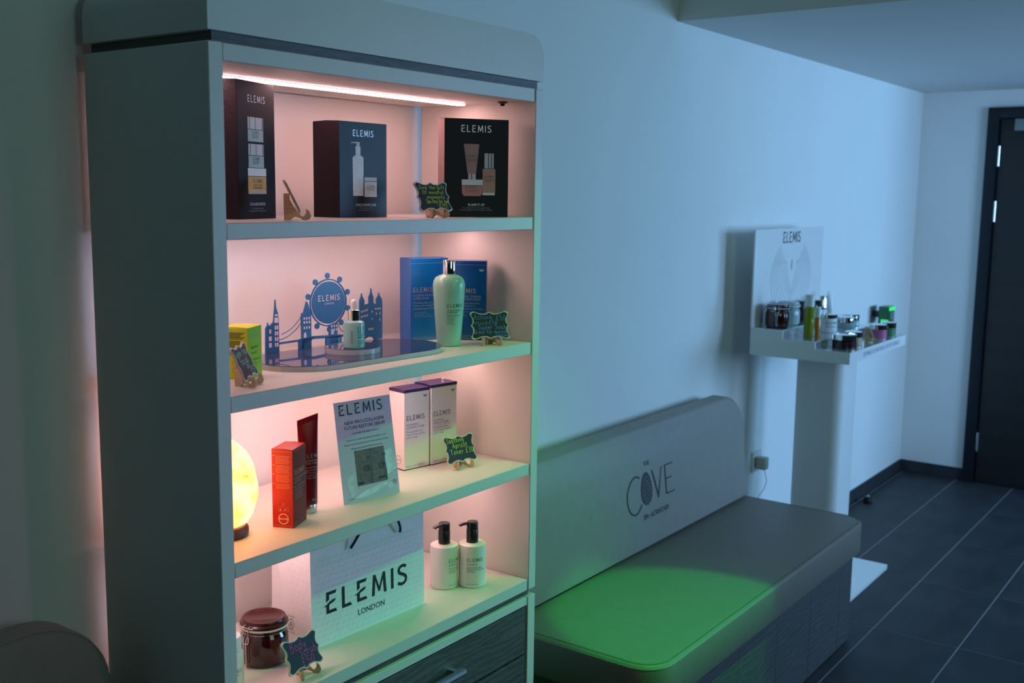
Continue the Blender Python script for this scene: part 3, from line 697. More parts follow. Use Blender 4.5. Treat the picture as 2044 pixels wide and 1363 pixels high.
tow = [(.0846, .0), (.0848, .0685), (.0862, .0740), (.0876, .0700), (.0911, .0760), (.0949, .0860), (.0985, .0968), (.1030, .0880), (.1066, .0780), (.1092, .0694), (.1093, .0)]
skypoly('bridge_tower', tow)
skypoly('bridge_tower', [(.1582, 0), (.1585, .0434), (.1807, .0474), (.1803, 0)])
skypoly('bridge_deck', [(.0267, .0195), (.0773, .0205), (.1177, .0240), (.1477, .0225), (.1979, .0195), (.245, .0195), (.245, .0150), (.1979, .0150), (.1477, .0165), (.1177, .0180), (.0773, .0165), (.0272, .0155)])
skypoly('bridge_pier', [(.0769, .0), (.0769, .0205), (.1180, .0225), (.1083, .0150), (.0972, .0134), (.0907, .0076), (.0878, 0)])
skypoly('bridge_pier', [(.1486, 0), (.1486, .0200), (.1919, .0190), (.1918, .0)])
cas = [(.2442, 0), (.2442, .0677), (.2444, .0888), (.2475, .0940), (.2498, .0985), (.2505, .1040), (.2512, .0985), (.2540, .0935), (.2576, .0879), (.2574, .0760), (.2620, .0760), (.2620, .0790), (.2718, .0800), (.2719, .0944), (.2760, .1010), (.2776, .1060), (.2782, .1130), (.2788, .1060), (.2806, .1000), (.2837, .0937), (.2836, .0800), (.2870, .0800), (.2870, .0780), (.2936, .0777), (.2936, .0884), (.2985, .0940), (.3003, .0975), (.301, .1020), (.3017, .0975), (.3040, .0935), (.3093, .0873), (.3103, .0749), (.3100, 0), (.2870, 0), (.2840, .0040), (.2785, .0065), (.2692, .0076), (.2599, .0045), (.2560, 0)]
skypoly('castle_tower', cas)
WX, WZ = .1565, .0905
skypoly('wheel_disc', disc(WX, WZ, .0442), -.0016, .0010)
bm = bmesh.new()
n = 56
for i in range(n):
    a0, a1 = 2*PI*i/n, 2*PI*(i+1)/n
    vs = []
    for yy in (-.0014, .0012):
        for r_, a_ in ((.0472, a0), (.0497, a0), (.0497, a1), (.0472, a1)): vs.append(bm.verts.new((WX+r_*math.cos(a_), yy, WZ+r_*math.sin(a_))))
    for f in ((0, 1, 2, 3), (7, 6, 5, 4), (0, 4, 5, 1), (3, 2, 6, 7)): bm.faces.new([vs[k] for k in f])
obj('wheel_rim', bm, 'filmblue', sky)
for a_ in range(10):
    ang = R(90-36*a_+2); cx, cz = WX+.0562*math.cos(ang), WZ+.0562*math.sin(ang)
    skypoly('wheel_pod', disc(cx, cz, .0062, 20), -.0014, .0010)
for pts in ([(.0331, .0347), (.0544, .0426), (.0707, .054), (.0846, .0680)], [(.0267, .0240), (.0506, .0302), (.0723, .0438), (.0846, .0560)], [(.1807, .045), (.190, .030), (.205, .022), (.225, .0195)]):
    obj('bridge_cable', tube([(p_.x, 0, p_.y) for p_ in smoothpts([(a, b, 0) for a, b in pts], 5)], .0009, 6), 'filmblue', sky)
p = Pl((0, -.0017, 0), (1, 0, 0), (0, 0, 1), .0003)
p.logo(.1275, .0945, .0125, wide=1.0); p.text('LONDON', .157, .0870, .0056, 'CENTER'); p.build('lettering', 'filmwhite', sky)
p = Pl((0, -.0013, 0), (1, 0, 0), (0, 0, 1), .0003)
for r_ in range(4):
    for c_ in (0.0155, .0205): p.rect(c_, c_+.0035, .012+r_*.0115, .020+r_*.0115)
p.rect(.0150, .0245, .0600, .0705); p.rect(.0165, .0235, .0735, .0770)
for z_ in (.012, .025): p.rect(.0005, .0075, z_, z_+.009)
p.rect(.002, .0065, .040, .048)
for tx in (.0848, .1582):
    for r_, z_ in enumerate((.041, .052, .060) if tx < .1 else (.030, .038)):
        for c_ in range(3): p.rect(tx+.004+c_*.0066, tx+.0075+c_*.0066, z_, z_+.005)
    p.poly([(tx+.004, .023), (tx+.011, .023), (tx+.011, .031), (tx+.0075, .035), (tx+.004, .031)])
for c_ in range(5):
    p.rect(.2465+c_*.0045, .2485+c_*.0045, .062+c_*.0008, .066+c_*.0008); p.rect(.2465+c_*.0045, .2485+c_*.0045, .051+c_*.0006, .055+c_*.0006)
for c_ in range(4): p.rect(.2880+c_*.0048, .2905+c_*.0048, .066, .069); p.rect(.2680+c_*.0042, .2700+c_*.0042, .022, .027)
for q in ((.2905, .0545), (.3010, .0545), (.2780, .044), (.3010, .041), (.2780, .060)): p.rect(q[0], q[0]+.0022, q[1], q[1]+.0045)
p.build('window_cutouts', 'filmwhite', sky)

# --- serum bottle with dropper
t = thing('serum_bottle', 'frosted aqua dropper bottle standing on the round acrylic plinth', 'bottle', (.446, -.247, Z2+.0226))
b = obj('bottle_body', lathe([(0, 0), (.0195, 0), (.0212, .002), (.0212, .047), (.0200, .0515), (.0165, .0540), (.0125, .0550), (0, .0550)], 36), 'aqua', t, smooth=True)
c = obj('collar', lathe([(0, .0550), (.0118, .0550), (.0118, .0755), (.0108, .0762), (0, .0762)], 32), 'chrome', t, smooth=True)
obj('dropper_bulb', lathe([(0, .0762), (.0068, .0762), (.0066, .0880), (.0058, .0930), (.0035, .0960), (0, .0970)], 24), 'whiteplastic', t, smooth=True)
def wraptext(parent, items, r, z0, facing, m, name='lettering', rx=None):
    """print laid round a cylinder of radius r; facing = angle of print centre"""
    p = Pl((0, 0, 0), (1, 0, 0), (0, 1, 0), 0)
    for it in items:
        if it[0] == '@': p.logo(it[1], it[2], it[3])
        elif it[0] == '#': p.rect(it[1], it[2], it[3], it[4])
        else: p.text(it[0], it[1], it[2], it[3], sx=.9)
    bmesh.ops.triangulate(p.bm, faces=p.bm.faces)
    for v in p.bm.verts:
        a, b_ = v.co.x, v.co.y; R_ = r(b_) if callable(r) else r
        th = facing + a/R_
        v.co = ((R_+.0003)*math.cos(th), (R_+.0003)*math.sin(th), z0+b_)
    return p.build(name, m, parent)
FACE = math.atan2(-1.7464+.25, -1.0768-.45)   # roughly towards the shop floor
wraptext(b, [('@', .000, .036, .0075), ('PRO-COLLAGEN', .000, .0305, .0048), ('FUTURE RESTORE', .000, .0255, .0048), ('SERUM', .000, .0205, .0048), ('Resurfacing', .000, .0140, .0038), ('collagen serum', .000, .0100, .0038), ('30 ml', .000, .0045, .0036)], .0212, 0, FACE+.30, 'bottleink')
wraptext(b, [('#', -.013, -.0095, .010, .036)], .0212, 0, FACE+.33, 'greyink', 'tamper_strip')

# --- blue cartons
t = carton('skincare_carton', 'bright cobalt blue carton behind the sea-green bottle', Z2, (.705, -.168), -20.4, .096, .185, .052, 'blue1', 'blueside', 'blue2')
p = fp(); p.rect(0, .096, .174, .1744); p.logo(.006, .110, .0105); p.build('gold_print', 'goldink', t)
p = fp(); smallprint(p, .006, .100, ['ACHING MUSCLE', 'SUPER SOAK'], .0072, .0068); smallprint(p, .006, .084, ['Musclease bath soak', 'Solution de soulagement', 'musculaire pour le bain'], .0062, .0066)
smallprint(p, .006, .063, ['· For body relaxation', '· Rosemary, Juniper, Thyme', '· Warming, recharging, energising'], .0038, .0046); p.text('400 ml e 13.5 US fl.oz', .006, .003, .0065); p.build('lettering', 'paleink', t)
t = carton('skincare_carton', 'darker navy blue carton leaning its edge toward the cabinet side', Z2, (.785, -.225), -55.4, .075, .180, .040, 'blue2', 'blue2', 'blue2')
p = fp(); p.rect(0, .075, .171, .1714); p.rect(0, .075, .004, .0045); p.logo(.003, .108, .0102); p.build('gold_print', 'goldink', t)
p = fp(); smallprint(p, .003, .0975, ['TARGETED TONING', 'BODY MOISTURISER'], .0066, .0065); smallprint(p, .003, .083, ['Firming body moisturiser', "Crème hydratante et", 'raffermissante pour le corps'], .0056, .0062)
smallprint(p, .003, .064, ['· Toning and smoothing', '· Juniper, Jojoba', '· Firming, lightening'], .0036, .0044); p.text('200 ml e 6.7 US fl.oz', .003, .008, .006); p.build('lettering', 'paleink', t)
p = fp(); p.poly([(.058, .163), (.060, .157), (.068, .157), (.070, .163), (.066, .1605), (.064, .163), (.062, .1605)]); p.build('crest', 'paleink', t)

# --- sea-green bath soak bottle
t = thing('bath_soak_bottle', 'sea-green tapered plastic bottle with a chrome cap', 'bottle', (.713, -.272, Z2))
def gr(z): return .0255+(.035-.0255)*min(1, max(0, (z-.0)/.125))**.9
prof = [(0, 0), (.0235, 0), (.0262, .002)] + [(gr(z), z) for z in (.02, .045, .07, .095, .115, .128)] + [(.0350, .135), (.0335, .142), (.0295, .149), (.022, .1535), (.0150, .1555), (.0135, .157), (0, .157)]
b = obj('bottle_body', lathe(prof, 40), 'seafoam', t, smooth=True)
obj('cap', lathe([(0, .157), (.0138, .157), (.0142, .159), (.0138, .184), (.0125, .187), (0, .1885)], 36), 'chrome', t, smooth=True)
FB = math.atan2(-1.7464+.268, -1.0768-.704)
wraptext(b, [('@', .0, .0865, .0078), ('ACHING MUSCLE', .0, .0785, .0047), ('SUPER SOAK', .0, .0740, .0047), ('#', 0, .029, .0722, .0724), ('Musclease bath soak', 0, .0680, .0040), ('Solution de', 0, .0635, .0040), ('soulagement', 0, .0590, .0040), ('musculaire', 0, .0545, .0040), ('pour le bain', 0, .0500, .0040)], gr, 0, FB-.13, 'bottleink')

# ================================================================== third shelf
# salt lamp
t = thing('salt_lamp', 'glowing orange rock salt lamp on a dark wooden foot', 'lamp', (.112, -.25, Z3))
obj('wooden_base', lathe([(0, 0), (.040, 0), (.043, .004), (.043, .014), (.039, .020), (0, .020)], 36), 'saltbase', t, smooth=True)
bm = bmesh.new(); bmesh.ops.create_icosphere(bm, subdivisions=4, radius=1)
from mathutils import noise as N
for v in bm.verts:
    d = v.co.normalized(); z = d.z
    hl = max(1e-6, math.hypot(d.x, d.y)); rad = .060*(max(0, 1-z*z)**(.5 if z > 0 else .28))/hl if hl > 1e-5 else 0
    k = 1+.05*N.noise(d*2.0)+.03*N.noise(d*5.1+Vector((3, 1, 2)))+.010*N.noise(d*14)
    v.co = Vector((d.x*rad*k, d.y*rad*k, .085+z*(.092 if z > 0 else .068)*(1+.03*N.noise(d*3))))
    if v.co.z < .0205: v.co.z = .0205
obj('salt_rock', bm, 'salt', t, smooth=True)
# red carton
t = carton('skincare_carton', 'narrow scarlet carton with dense peach printing, beside the salt lamp', Z3, (.215, -.317), 24.1, .060, .147, .041, 'maroon', 'red', 'red')
p = fp(); p.rect(.0, .060, .143, .1434); p.rect(0, .060, .0035, .004); p.logo(.007, .098, .0092); p.build('gold_print', 'peachink', t)
p = fp(); smallprint(p, .006, .089, ['FRANGIPANI MONOI', 'BODY OIL'], .0062, .0062); smallprint(p, .006, .075, ['Rich, conditioning body oil', 'Huile hydratante pour', 'le corps Frangipani', '· For all skin types', '· Frangipani, Monoi'], .0046, .0056); p.text('100 ml e 3.3 US fl.oz', .006, .007, .0045); p.build('lettering', 'greyink', t)
p = Pl((-.0005, .041, 0), (0, -1, 0), (0, 0, 1), .0003)
for i in range(22):
    zz = .134-i*.0026-(i//6)*.0018
    if i % 6 == 0: p.rect(.003, .006, zz+.0006, zz+.0018)
    p.rect(.008, .036-.003*((i*7) % 4)/3, zz, zz+.0005)
p.rect(0, .041, .143, .1434); p.rect(0, .041, .0035, .0040)
p.ring(.022, .017, .0105, .0105, .0022); p.rect(.0125, .0315, .0155, .0185); p.rect(.012, .032, .031, .0313); p.rect(.012, .032, .0395, .0398); p.rect(.012, .0123, .031, .0398); p.rect(.0317, .032, .031, .0398)
p.ring(.022, .0445, .0032, .0032, .0008, n=3); p.poly([(.0145, .0325), (.018, .0325), (.0163, .0375)]); p.rect(.0225, .0295, .0355, .0362); p.rect(.0225, .0285, .0335, .0342)
p.build('side_print', 'peachink', t)
p = Pl((-.0005, .041, 0), (0, -1, 0), (0, 0, 1), .0006); p.text('ELEMIS', .022, .0160, .0026, 'CENTER'); p.build('seal_lettering', 'red', t)
# tube
t = thing('body_cream_tube', 'glossy oxblood squeeze tube standing on a silver cap', 'tube', (.304, -.262, Z3), -24)
rings = []
for k in range(15):
    f = k/14; z = .018+f*.158; hw = .0172+(.0205-.0172)*f; hd = .0172*(1-f**1.3)+.0007
    rings.append([(hw*math.cos(2*PI*i/36), hd*math.sin(2*PI*i/36), z+.27*f**3*hw*math.cos(2*PI*i/36)) for i in range(36)])
tb = obj('tube_body', loft(rings), 'tubered', t, smooth=True)
obj('crimp', prism([(-.0206, .1702), (.0206, .1812), (.0206, .1920), (-.0206, .1808)], -.0010, .0010), 'tubered', tb)
obj('cap', lathe([(0, 0), (.0150, 0), (.0158, .0015), (.0158, .017), (.0150, .0182), (0, .0182)], 32), 'steel', t, smooth=True)
def tubeprint():
    p = Pl((0, 0, 0), (1, 0, 0), (0, 1, 0), 0)
    p.logo(-.011, .108, .0078); smallprint(p, -.011, .1015, ['FRANGIPANI MONOI', 'BODY CREAM'], .0050, .0054); smallprint(p, -.011, .089, ['Rich nourishing cream', 'Crème nourrissante', 'pour le corps', '· Coconut, Monoi', '· Soften, hydrate'], .0040, .0050); p.text('200 ml', .0, .026, .0062)
    bmesh.ops.triangulate(p.bm, faces=p.bm.faces)
    for v in p.bm.verts:
        a, z = v.co.x, v.co.y; f = (z-.018)/.158; hw = .0172+.0033*f; hd = .0172*(1-f**1.3)+.0007
        th = -PI/2 + a/.0175
        v.co = ((hw+.0005)*math.cos(th), (hd+.0005)*math.sin(th), z)
    p.build('lettering', 'greyink', tb)
tubeprint()
# show card
LE = R(9.5)
t = thing('show_card', 'glossy pastel show card with a before-and-after eye photo', 'card', (.377, -.285, Z3), -7.9)
Mx = Matrix.Rotation(-LE, 4, 'X')
bm = bmesh.new(); bx(bm, 0, .142, 0, .0012, 0, .202); bmesh.ops.transform(bm, matrix=Mx, verts=bm.verts); cb = obj('card_face', bm, 'foil', t)
bm = bmesh.new(); bx(bm, .060, .082, .0, .0012, 0, .12); bmesh.ops.transform(bm, matrix=Matrix.Translation((0, .058, 0)) @ Matrix.Rotation(R(18), 4, 'X'), verts=bm.verts); obj('card_strut', bm, 'card', t)
V9 = Mx.to_3x3() @ Vector((0, 0, 1))
def cp(l=.0004): return Pl((0, 0, 0), (1, 0, 0), V9, l)
p = cp(); p.logo(.010, .1745, .0215, wide=1.09, bold=1.15); p.text('NEW PRO-COLLAGEN', .071, .155, .0098, 'CENTER', sx=1.02); p.text('FUTURE RESTORE SERUM', .071, .145, .0098, 'CENTER', sx=.93)
p.text('DISCOVER THE VISIBLE RESULTS', .071, .1345, .0046, 'CENTER'); smallprint(p, .071, .1225, ['Clinically proven to visibly reduce fine lines and wrinkles* in 4 days', '96% agreed this product made their skin look fuller and more voluminous', '87% agreed this product left their skin more radiant'], .0042, .0088, 'CENTER', sx=.9)
p.logo(.012, .006, .0032); p.build('lettering', 'logo_dark', cb)
p = cp(.0006); p.rect(.038, .0755, .030, .101); p.rect(.0765, .112, .030, .101); p.build('photo', 'skin', cb)
p = cp(.0008)
for x0 in (.038, .0765):
    p.poly([(x0, .095), (x0, .101), (x0+.006, .101)]); p.poly([(x0+.024, .082), (x0+.030, .0865), (x0+.0370, .087), (x0+.0370, .081), (x0+.031, .0815)]); p.ell(x0+.027, .0625, .0098, .0075); p.poly([(x0+.033, .031), (x0+.0375, .031), (x0+.0375, .060), (x0+.035, .052)]); p.line([(x0+.018, .074), (x0+.027, .078), (x0+.035, .076)], .0009, sm=4)
p.build('photo_shade', 'skin2', cb)
for x0 in (.038, .0765):
    p = cp(.0009); p.poly([(x0+.020, .0615), (x0+.025, .0642), (x0+.031, .0645), (x0+.0360, .0628), (x0+.031, .0603), (x0+.025, .0600)]); p.build('photo_eye', 'eyewhite', cb)
p = cp(.0011)
for x0 in (.038, .0765): p.ell(x0+.0300, .0624, .0023, .0022); p.line([(x0+.0195, .0618), (x0+.025, .0648), (x0+.031, .0651), (x0+.0362, .0632)], .0008, sm=4)
for a, b_ in ((.040, .052), (.091, .109)): p.rect(a, b_, .033 if a < .05 else .0365, .0375 if a < .05 else .041)
p.line([(.052, .0355), (.091, .0385)], .0006); p.build('photo_shade_dark', 'eyedark', cb)
p = cp(.0003); p.poly([(.010, .048), (.037, .060), (.037, .020), (.020, .010)]); p.poly([(.113, .090), (.130, .094), (.140, .080), (.139, .050), (.113, .040)]); p.poly([(.025, .008), (.06, .020), (.113, .028), (.113, .022), (.06, .006)]); p.ell(.120, .018, .0065, .0065); p.build('serum_swirl', 'holo', cb)
p = cp(.0006); p.ring(.131, .024, .0045, .0045, .0007); p.text('B', .131, .0225, .005, 'CENTER'); p.build('badge', 'logo_dark', cb)
# toner cartons
def toner(lbl, fl_, an, w_, h_, d_, l1, l2, desc, star=False):
    t = carton('skincare_carton', lbl, Z3, fl_, an, w_, h_, d_, 'card', 'card', 'violet', flap=True, group=None)
    bm = bmesh.new(); bx(bm, -.0006, w_+.0006, -.0006, d_+.0006, h_-.0065, h_+.0004); obj('top_band', bm, 'violet', t)
    bm = bmesh.new(); bx(bm, -.0005, w_+.0005, -.0005, d_+.0005, 0, .0022); obj('bottom_band', bm, 'violet', t)
    p = fp(-.0006); p.logo(.0065, .112, .0108); p.build('lettering', 'violetink', t)
    p = fp(-.0006); smallprint(p, .006, .100, [l1, l2], .0060, .0064); p.rect(.006, w_*.78, .0905, .0908); smallprint(p, .006, .084, desc, .0056, .0064); p.text('200 ml e 6.7 US fl.oz', .006, .006, .0058); p.build('small_print', 'violetpale', t)
    p = fp(-.0006); p.poly([(w_-.018, h_-.014), (w_-.016, h_-.020), (w_-.008, h_-.020), (w_-.006, h_-.014), (w_-.010, h_-.0165), (w_-.012, h_-.014), (w_-.014, h_-.0165)]); p.build('crest', 'violetpale', t)
    p = Pl((-.0006, d_, 0), (0, -1, 0), (0, 0, 1), .0003); p.ring(d_*.62, .022, .010, .010, .0008); p.rect(d_*.62-.010, d_*.62+.010, .0212, .0222); p.build('side_seal', 'violetink', t)
    return t
toner('white lavender toner carton with violet top, next to the show card', (.645, -.202), -9.6, .0715, .181, .052, 'BALANCING', 'LAVENDER TONER', ['Purifying facial toner', 'Lotion tonique purifiant', 'pour le visage'])
tb2 = toner('white apricot toner carton with violet top, tucked behind a price sign', (.7195, -.2165), -8.5, .077, .184, .056, 'SOOTHING', 'APRICOT TONER', ['Calming facial toner', 'Lotion tonique apaisante', 'pour le visage'])
obj('film_twist', lathe([(0, .184), (.004, .1855), (.002, .189), (.004, .192), (0, .193)], 10, .045, .012), 'glassclear', tb2)

# ================================================================== bottom shelf
# white bottle, half hidden by the cabinet side
t = thing('lotion_bottle', 'white lotion bottle half hidden behind the cabinet side panel', 'bottle', (.106, -.262, Z4))
b = obj('bottle_body', lathe([(0, 0), (.024, 0), (.026, .003), (.026, .056), (.0245, .062), (.022, .066), (0, .066)], 36), 'cream', t, smooth=True)
obj('cap', lathe([(0, .067), (.0225, .067), (.0225, .090), (.021, .093), (0, .093)], 36), 'whiteplastic', t, smooth=True)
wraptext(b, [('@', -.010, .030, .0065), ('BODY LOTION', -.010, .024, .004)], .026, 0, FACE+.25, 'bottleink')
# clip-top jar
def cliptop(name, label, x, y, z, s, body, lid, ang, wire='chrome', group=None, txt=False):
    t = thing(name, label, 'jar', (x, y, z), ang, group)
    b = obj('jar_body', lathe([(0, 0), (.036*s, 0), (.043*s, .003*s), (.0455*s, .010*s), (.0455*s, .052*s), (.044*s, .058*s), (.0405*s, .063*s), (.0405*s, .0665*s), (.044*s, .068*s), (.044*s, .072*s), (0, .072*s)], 44), body, t, smooth=True)
    obj('gasket', lathe([(0, .072*s), (.0462*s, .072*s), (.0462*s, .0755*s), (0, .0755*s)], 44), 'gasket', t, smooth=True)
    l = obj('jar_lid', lathe([(0, .0757*s), (.0455*s, .0757*s), (.0455*s, .080*s), (.0415*s, .083*s), (.0415*s, .0865*s), (.040*s, .0885*s), (.034*s, .0888*s), (.032*s, .0875*s), (0, .0872*s)], 44), lid, t, smooth=True)
    obj('wire_band', tube([(.0412*s*math.cos(2*PI*i/40), .0412*s*math.sin(2*PI*i/40), .0645*s) for i in range(40)], .0009*s, 6, True), wire, t, smooth=True)
    r = .047*s
    def pt(a, z, rr=r): return (rr*math.cos(R(a)), rr*math.sin(R(a)), z*s)
    paths = [[pt(-98, .0835, .0405*s), pt(-99, .079), pt(-99, .066, .049*s), pt(-98, .052, .0490*s), pt(-90, .050, .0505*s), pt(-82, .052, .0490*s), pt(-81, .066, .049*s), pt(-81, .079), pt(-82, .0835, .0405*s)],
             [pt(-94, .0635, .0425*s), pt(-94, .060, .049*s), pt(-93, .045, .051*s), pt(-93, .012, .0500*s), pt(-87, .012, .0500*s), pt(-87, .045, .051*s), pt(-86, .060, .049*s), pt(-86, .0635, .0425*s)],
             [pt(a, .0795, .0468*s) for a in range(-110, -69, 8)]]
    for q in paths: obj('wire_clip', tube([tuple(v) for v in smoothpts(q, 4)], .0011*s, 6), wire, t, smooth=True)
    hp = [pt(86, .064, .0415*s), pt(86, .072, .049*s), pt(88, .080, .049*s), pt(92, .080, .049*s), pt(94, .072, .049*s), pt(94, .064, .0415*s)]
    obj('wire_hinge', tube([tuple(v) for v in smoothpts(hp, 4)], .0011*s, 6), wire, t, smooth=True)
    return t, b
t, b = cliptop('clip_top_jar', 'dark red glass clip-top jar of body scrub behind a price sign', .214, -.232, Z4, 1.0, 'jarred', 'jarlid', -86)
wraptext(b, [('@', 0, .038, .0065), ('FRANGIPANI MONOI', 0, .032, .0042), ('SALT GLOW', 0, .0275, .0042), ('Skin softening', 0, .022, .0036), ('salt scrub', 0, .018, .0036), ('490 g', 0, .010, .0040), ('e 17.2 oz', 0, .0055, .0040)], .0455, 0, R(-8), 'paleink')
# paper carrier bag
t = thing('paper_gift_bag', 'large white paper carrier bag with black cord handles and logo', 'bag', (.297, -.274, Z4), -2.5)
BW, BH, BD = .318, .226, .122
bm = bmesh.new()
v = [bm.verts.new(q) for q in ((0, 0, 0), (BW, 0, 0), (BW, BD, 0), (0, BD, 0), (.0005, .004, BH), (BW-.0005, .004, BH), (BW-.0005, BD-.004, BH), (.0005, BD-.004, BH))]
mid = [bm.verts.new(q) for q in ((.010, BD/2, BH), (BW-.010, BD/2, BH), (0, BD/2, 0), (BW, BD/2, 0))]
for f in ((0, 1, 5, 4), (2, 3, 7, 6)): bm.faces.new([v[i] for i in f])
bm.faces.new((v[0], v[4], mid[0], mid[2])); bm.faces.new((mid[2], mid[0], v[7], v[3])); bm.faces.new((v[1], mid[3], mid[1], v[5])); bm.faces.new((mid[3], v[2], v[6], mid[1]))
bm.faces.new((v[0], mid[2], v[3], v[2], mid[3], v[1]))
bb_ = obj('bag_body', bm, 'bag', t)
sd = bb_.modifiers.new('thickness', 'SOLIDIFY'); sd.thickness = .0006
VB = Vector((0, .004, BH)).normalized()
def bagp(l=.0006): return Pl((0, -.0002, 0), (1, 0, 0), VB, l)
p = bagp(.0004); p.logo(.036, .062, .0445, wide=1.10, bold=1.25); p.text('LONDON', .160, .0345, .0165, 'CENTER', sx=1.05); p.build('lettering', 'logo_dark', bb_)
p = bagp(.0002)
for i in range(20):
    for j in range(15):
        a, b_ = .006+i*.0155+(j % 3)*.005, .006+j*.0118
        if a+.012 < BW-.004: p.line([(a, b_), (a+.004, b_+.006), (a+.0055, b_+.001), (a+.0085, b_+.0065), (a+.0095, b_+.002)], .0009)
mp_ = p.build('monogram_pattern', 'bagpat', bb_)
p = Pl((0, BD, 0), (0, -1, 0), (0, 0, 1), .0006)
for i in range(7):
    for j in range(15):
        a, b_ = .006+i*.0165+(j % 3)*.004, .006+j*.0125
        if a+.011 < BD: p.line([(a, b_), (a+.004, b_+.006), (a+.0055, b_+.001), (a+.0085, b_+.0065)], .0008)
for v_ in p.bm.verts: v_.co.x = -.0006 + v_.co.z*.0
for v_ in p.bm.verts: v_.co.x += .010*(v_.co.z/BH)*(1-abs(v_.co.y-BD/2)/(BD/2))
p.build('side_pattern', 'bagpat', bb_)
p = Pl((-.0012, BD, 0), (0, -1, 0), (0, 0, 1), .0004); p.ring(.060, .038, .0085, .0105, .0013); p.text('B', .060, .0335, .0125, 'CENTER'); p.text('Certified', .060, .052, .0056, 'CENTER'); p.text('Corporation', .060, .020, .0048, 'CENTER'); p.rect(.051, .069, .0260, .0268)
for v_ in p.bm.verts: v_.co.x += .010*(v_.co.z/BH)*(1-abs(v_.co.y-BD/2)/(BD/2))
p.build('side_badge', 'logo_dark', bb_)
hp = [(.100, -.003, .182), (.108, -.006, .194), (.120, -.010, .212), (.145, -.012, .234), (.170, -.012, .238), (.200, -.012, .234), (.224, -.010, .214), (.236, -.007, .195), (.240, -.003, .182)]
obj('cord_handle', tube([tuple(q) for q in smoothpts(hp, 6)], .0028, 8), 'cord', t, smooth=True)
hp = [(.100, BD+.001, .182), (.110, BD+.003, .20), (.16, BD+.003, .215), (.21, BD+.003, .20), (.24, BD+.001, .182)]
obj('cord_handle', tube([tuple(q) for q in smoothpts(hp, 6)], .0028, 8), 'cord', t, smooth=True)
# pump bottles
def pump(label, x, y, face, l2, spout):
    t = thing('pump_bottle', label, 'bottle', (x, y, Z4))
    b = obj('bottle_body', lathe([(0, 0), (.029, 0), (.0315, .003), (.0315, .094), (.0308, .0980), (.027, .1000), (.014, .1008), (0, .1008)], 44), 'cream', t, smooth=True)
    obj('collar', lathe([(0, .1008), (.0133, .1008), (.0135, .1015), (.0135, .130), (.0125, .1315), (0, .1315)], 32), 'black', t, smooth=True)
    bm = lathe([(0, .132), (.0128, .132), (.0130, .146), (.0118, .1485), (0, .1490)], 28)
    sp = tube([tuple(q) for q in smoothpts([(.004, 0, .1455), (.020, 0, .1460), (.029, 0, .1450), (.0335, 0, .1425)], 4)], .0042, 8)
    bmesh.ops.scale(sp, vec=(1, 1.15, .8), space=Matrix.Translation((0, 0, -.1455)), verts=sp.verts)
    bmesh.ops.transform(sp, matrix=Matrix.Rotation(spout, 4, 'Z'), verts=sp.verts); join(bm, sp)
    obj('pump_head', bm, 'black', t, smooth=True)
    wraptext(b, [('@', 0, .063, .0082), ('MAYFAIR No.9', 0, .0555, .0044), ('#', 0, .034, .0530, .0533), (l2[0], 0, .048, .0046), (l2[1], 0, .0432, .0046), (l2[2], 0, .0384, .0046), ('300 ml e 10.1 fl.oz', 0, .009, .0040)], .0315, 0, face, 'bottleink')
    return t
FP = math.atan2(-1.7464+.27, -1.0768-.73)
pump('cream pump bottle with its print turned aside, next to the paper bag', .724, -.2525, FP+.36, ('Hand and body lotion', 'Lotion pour les mains', 'et le corps'), FP-R(40))
pump('cream hand wash pump bottle with print facing out, on the bottom shelf', .771, -.2965, FP-.42, ('Hand and body wash', 'Nettoyant pour les mains', 'et le corps'), FP-R(62))

# ================================================================== wall devices and floor bits
t = thing('wall_socket', 'cream wall socket with a plugged-in adapter above the bench end', 'socket', (3.075, 0, .435))
box('faceplate', (-.044, .044, -.009, 0, 0, .086), 'whiteplastic', t, bev=.002)
box('adapter', (-.026, .014, -.056, -.012, .014, .066), 'plug', t, bev=.006)
box('plug_pins', (-.022, .008, -.013, -.009, .025, .062), 'black', t)
obj('cable', tube([tuple(q) for q in smoothpts([(.0, -.04, .014), (.02, -.042, -.02), (.045, -.035, -.055), (.03, -.03, -.085), (-.01, -.02, -.12), (-.015, -.012, -.2), (-.015, -.010, -.4)], 5)], .0016, 6), 'plug', t, smooth=True)
t = thing('wall_switch', 'small green glowing switch box on a grey plate by the corner', 'switch', (4.53, 0, .938))
box('mount_plate', (-.045, .045, -.006, 0, 0, .084), 'greyplate', t, bev=.001)
obj('knob', tube([(0, -.006, .042), (0, -.045, .042)], .018, 18), 'black', t, smooth=True)
gb = box('switch_box', (-.050, .045, -.100, -.045, -.003, .087), 'greenbox', t, bev=.003)
box('indicator', (-.050, .045, -.1015, -.0995, .066, .085), 'greenglow', gb); box('indicator', (-.052, -.0495, -.098, -.060, .004, .020), 'greenglow', gb)
box('switch_label', (-.030, .034, -.1012, -.0995, .022, .058), 'greyplate', gb)
t = thing('door_stop', 'small black rubber door stop fixed to the tiled floor', 'door stop', (4.398, -.075, 0))
obj('stop_body', lathe([(0, 0), (.022, 0), (.024, .006), (.020, .020), (.018, .032), (.012, .037), (0, .038)], 24), 'black', t, smooth=True)
obj('screw_cap', lathe([(0, .038), (.006, .038), (.005, .040), (0, .0405)], 14), 'steel', t, smooth=True)

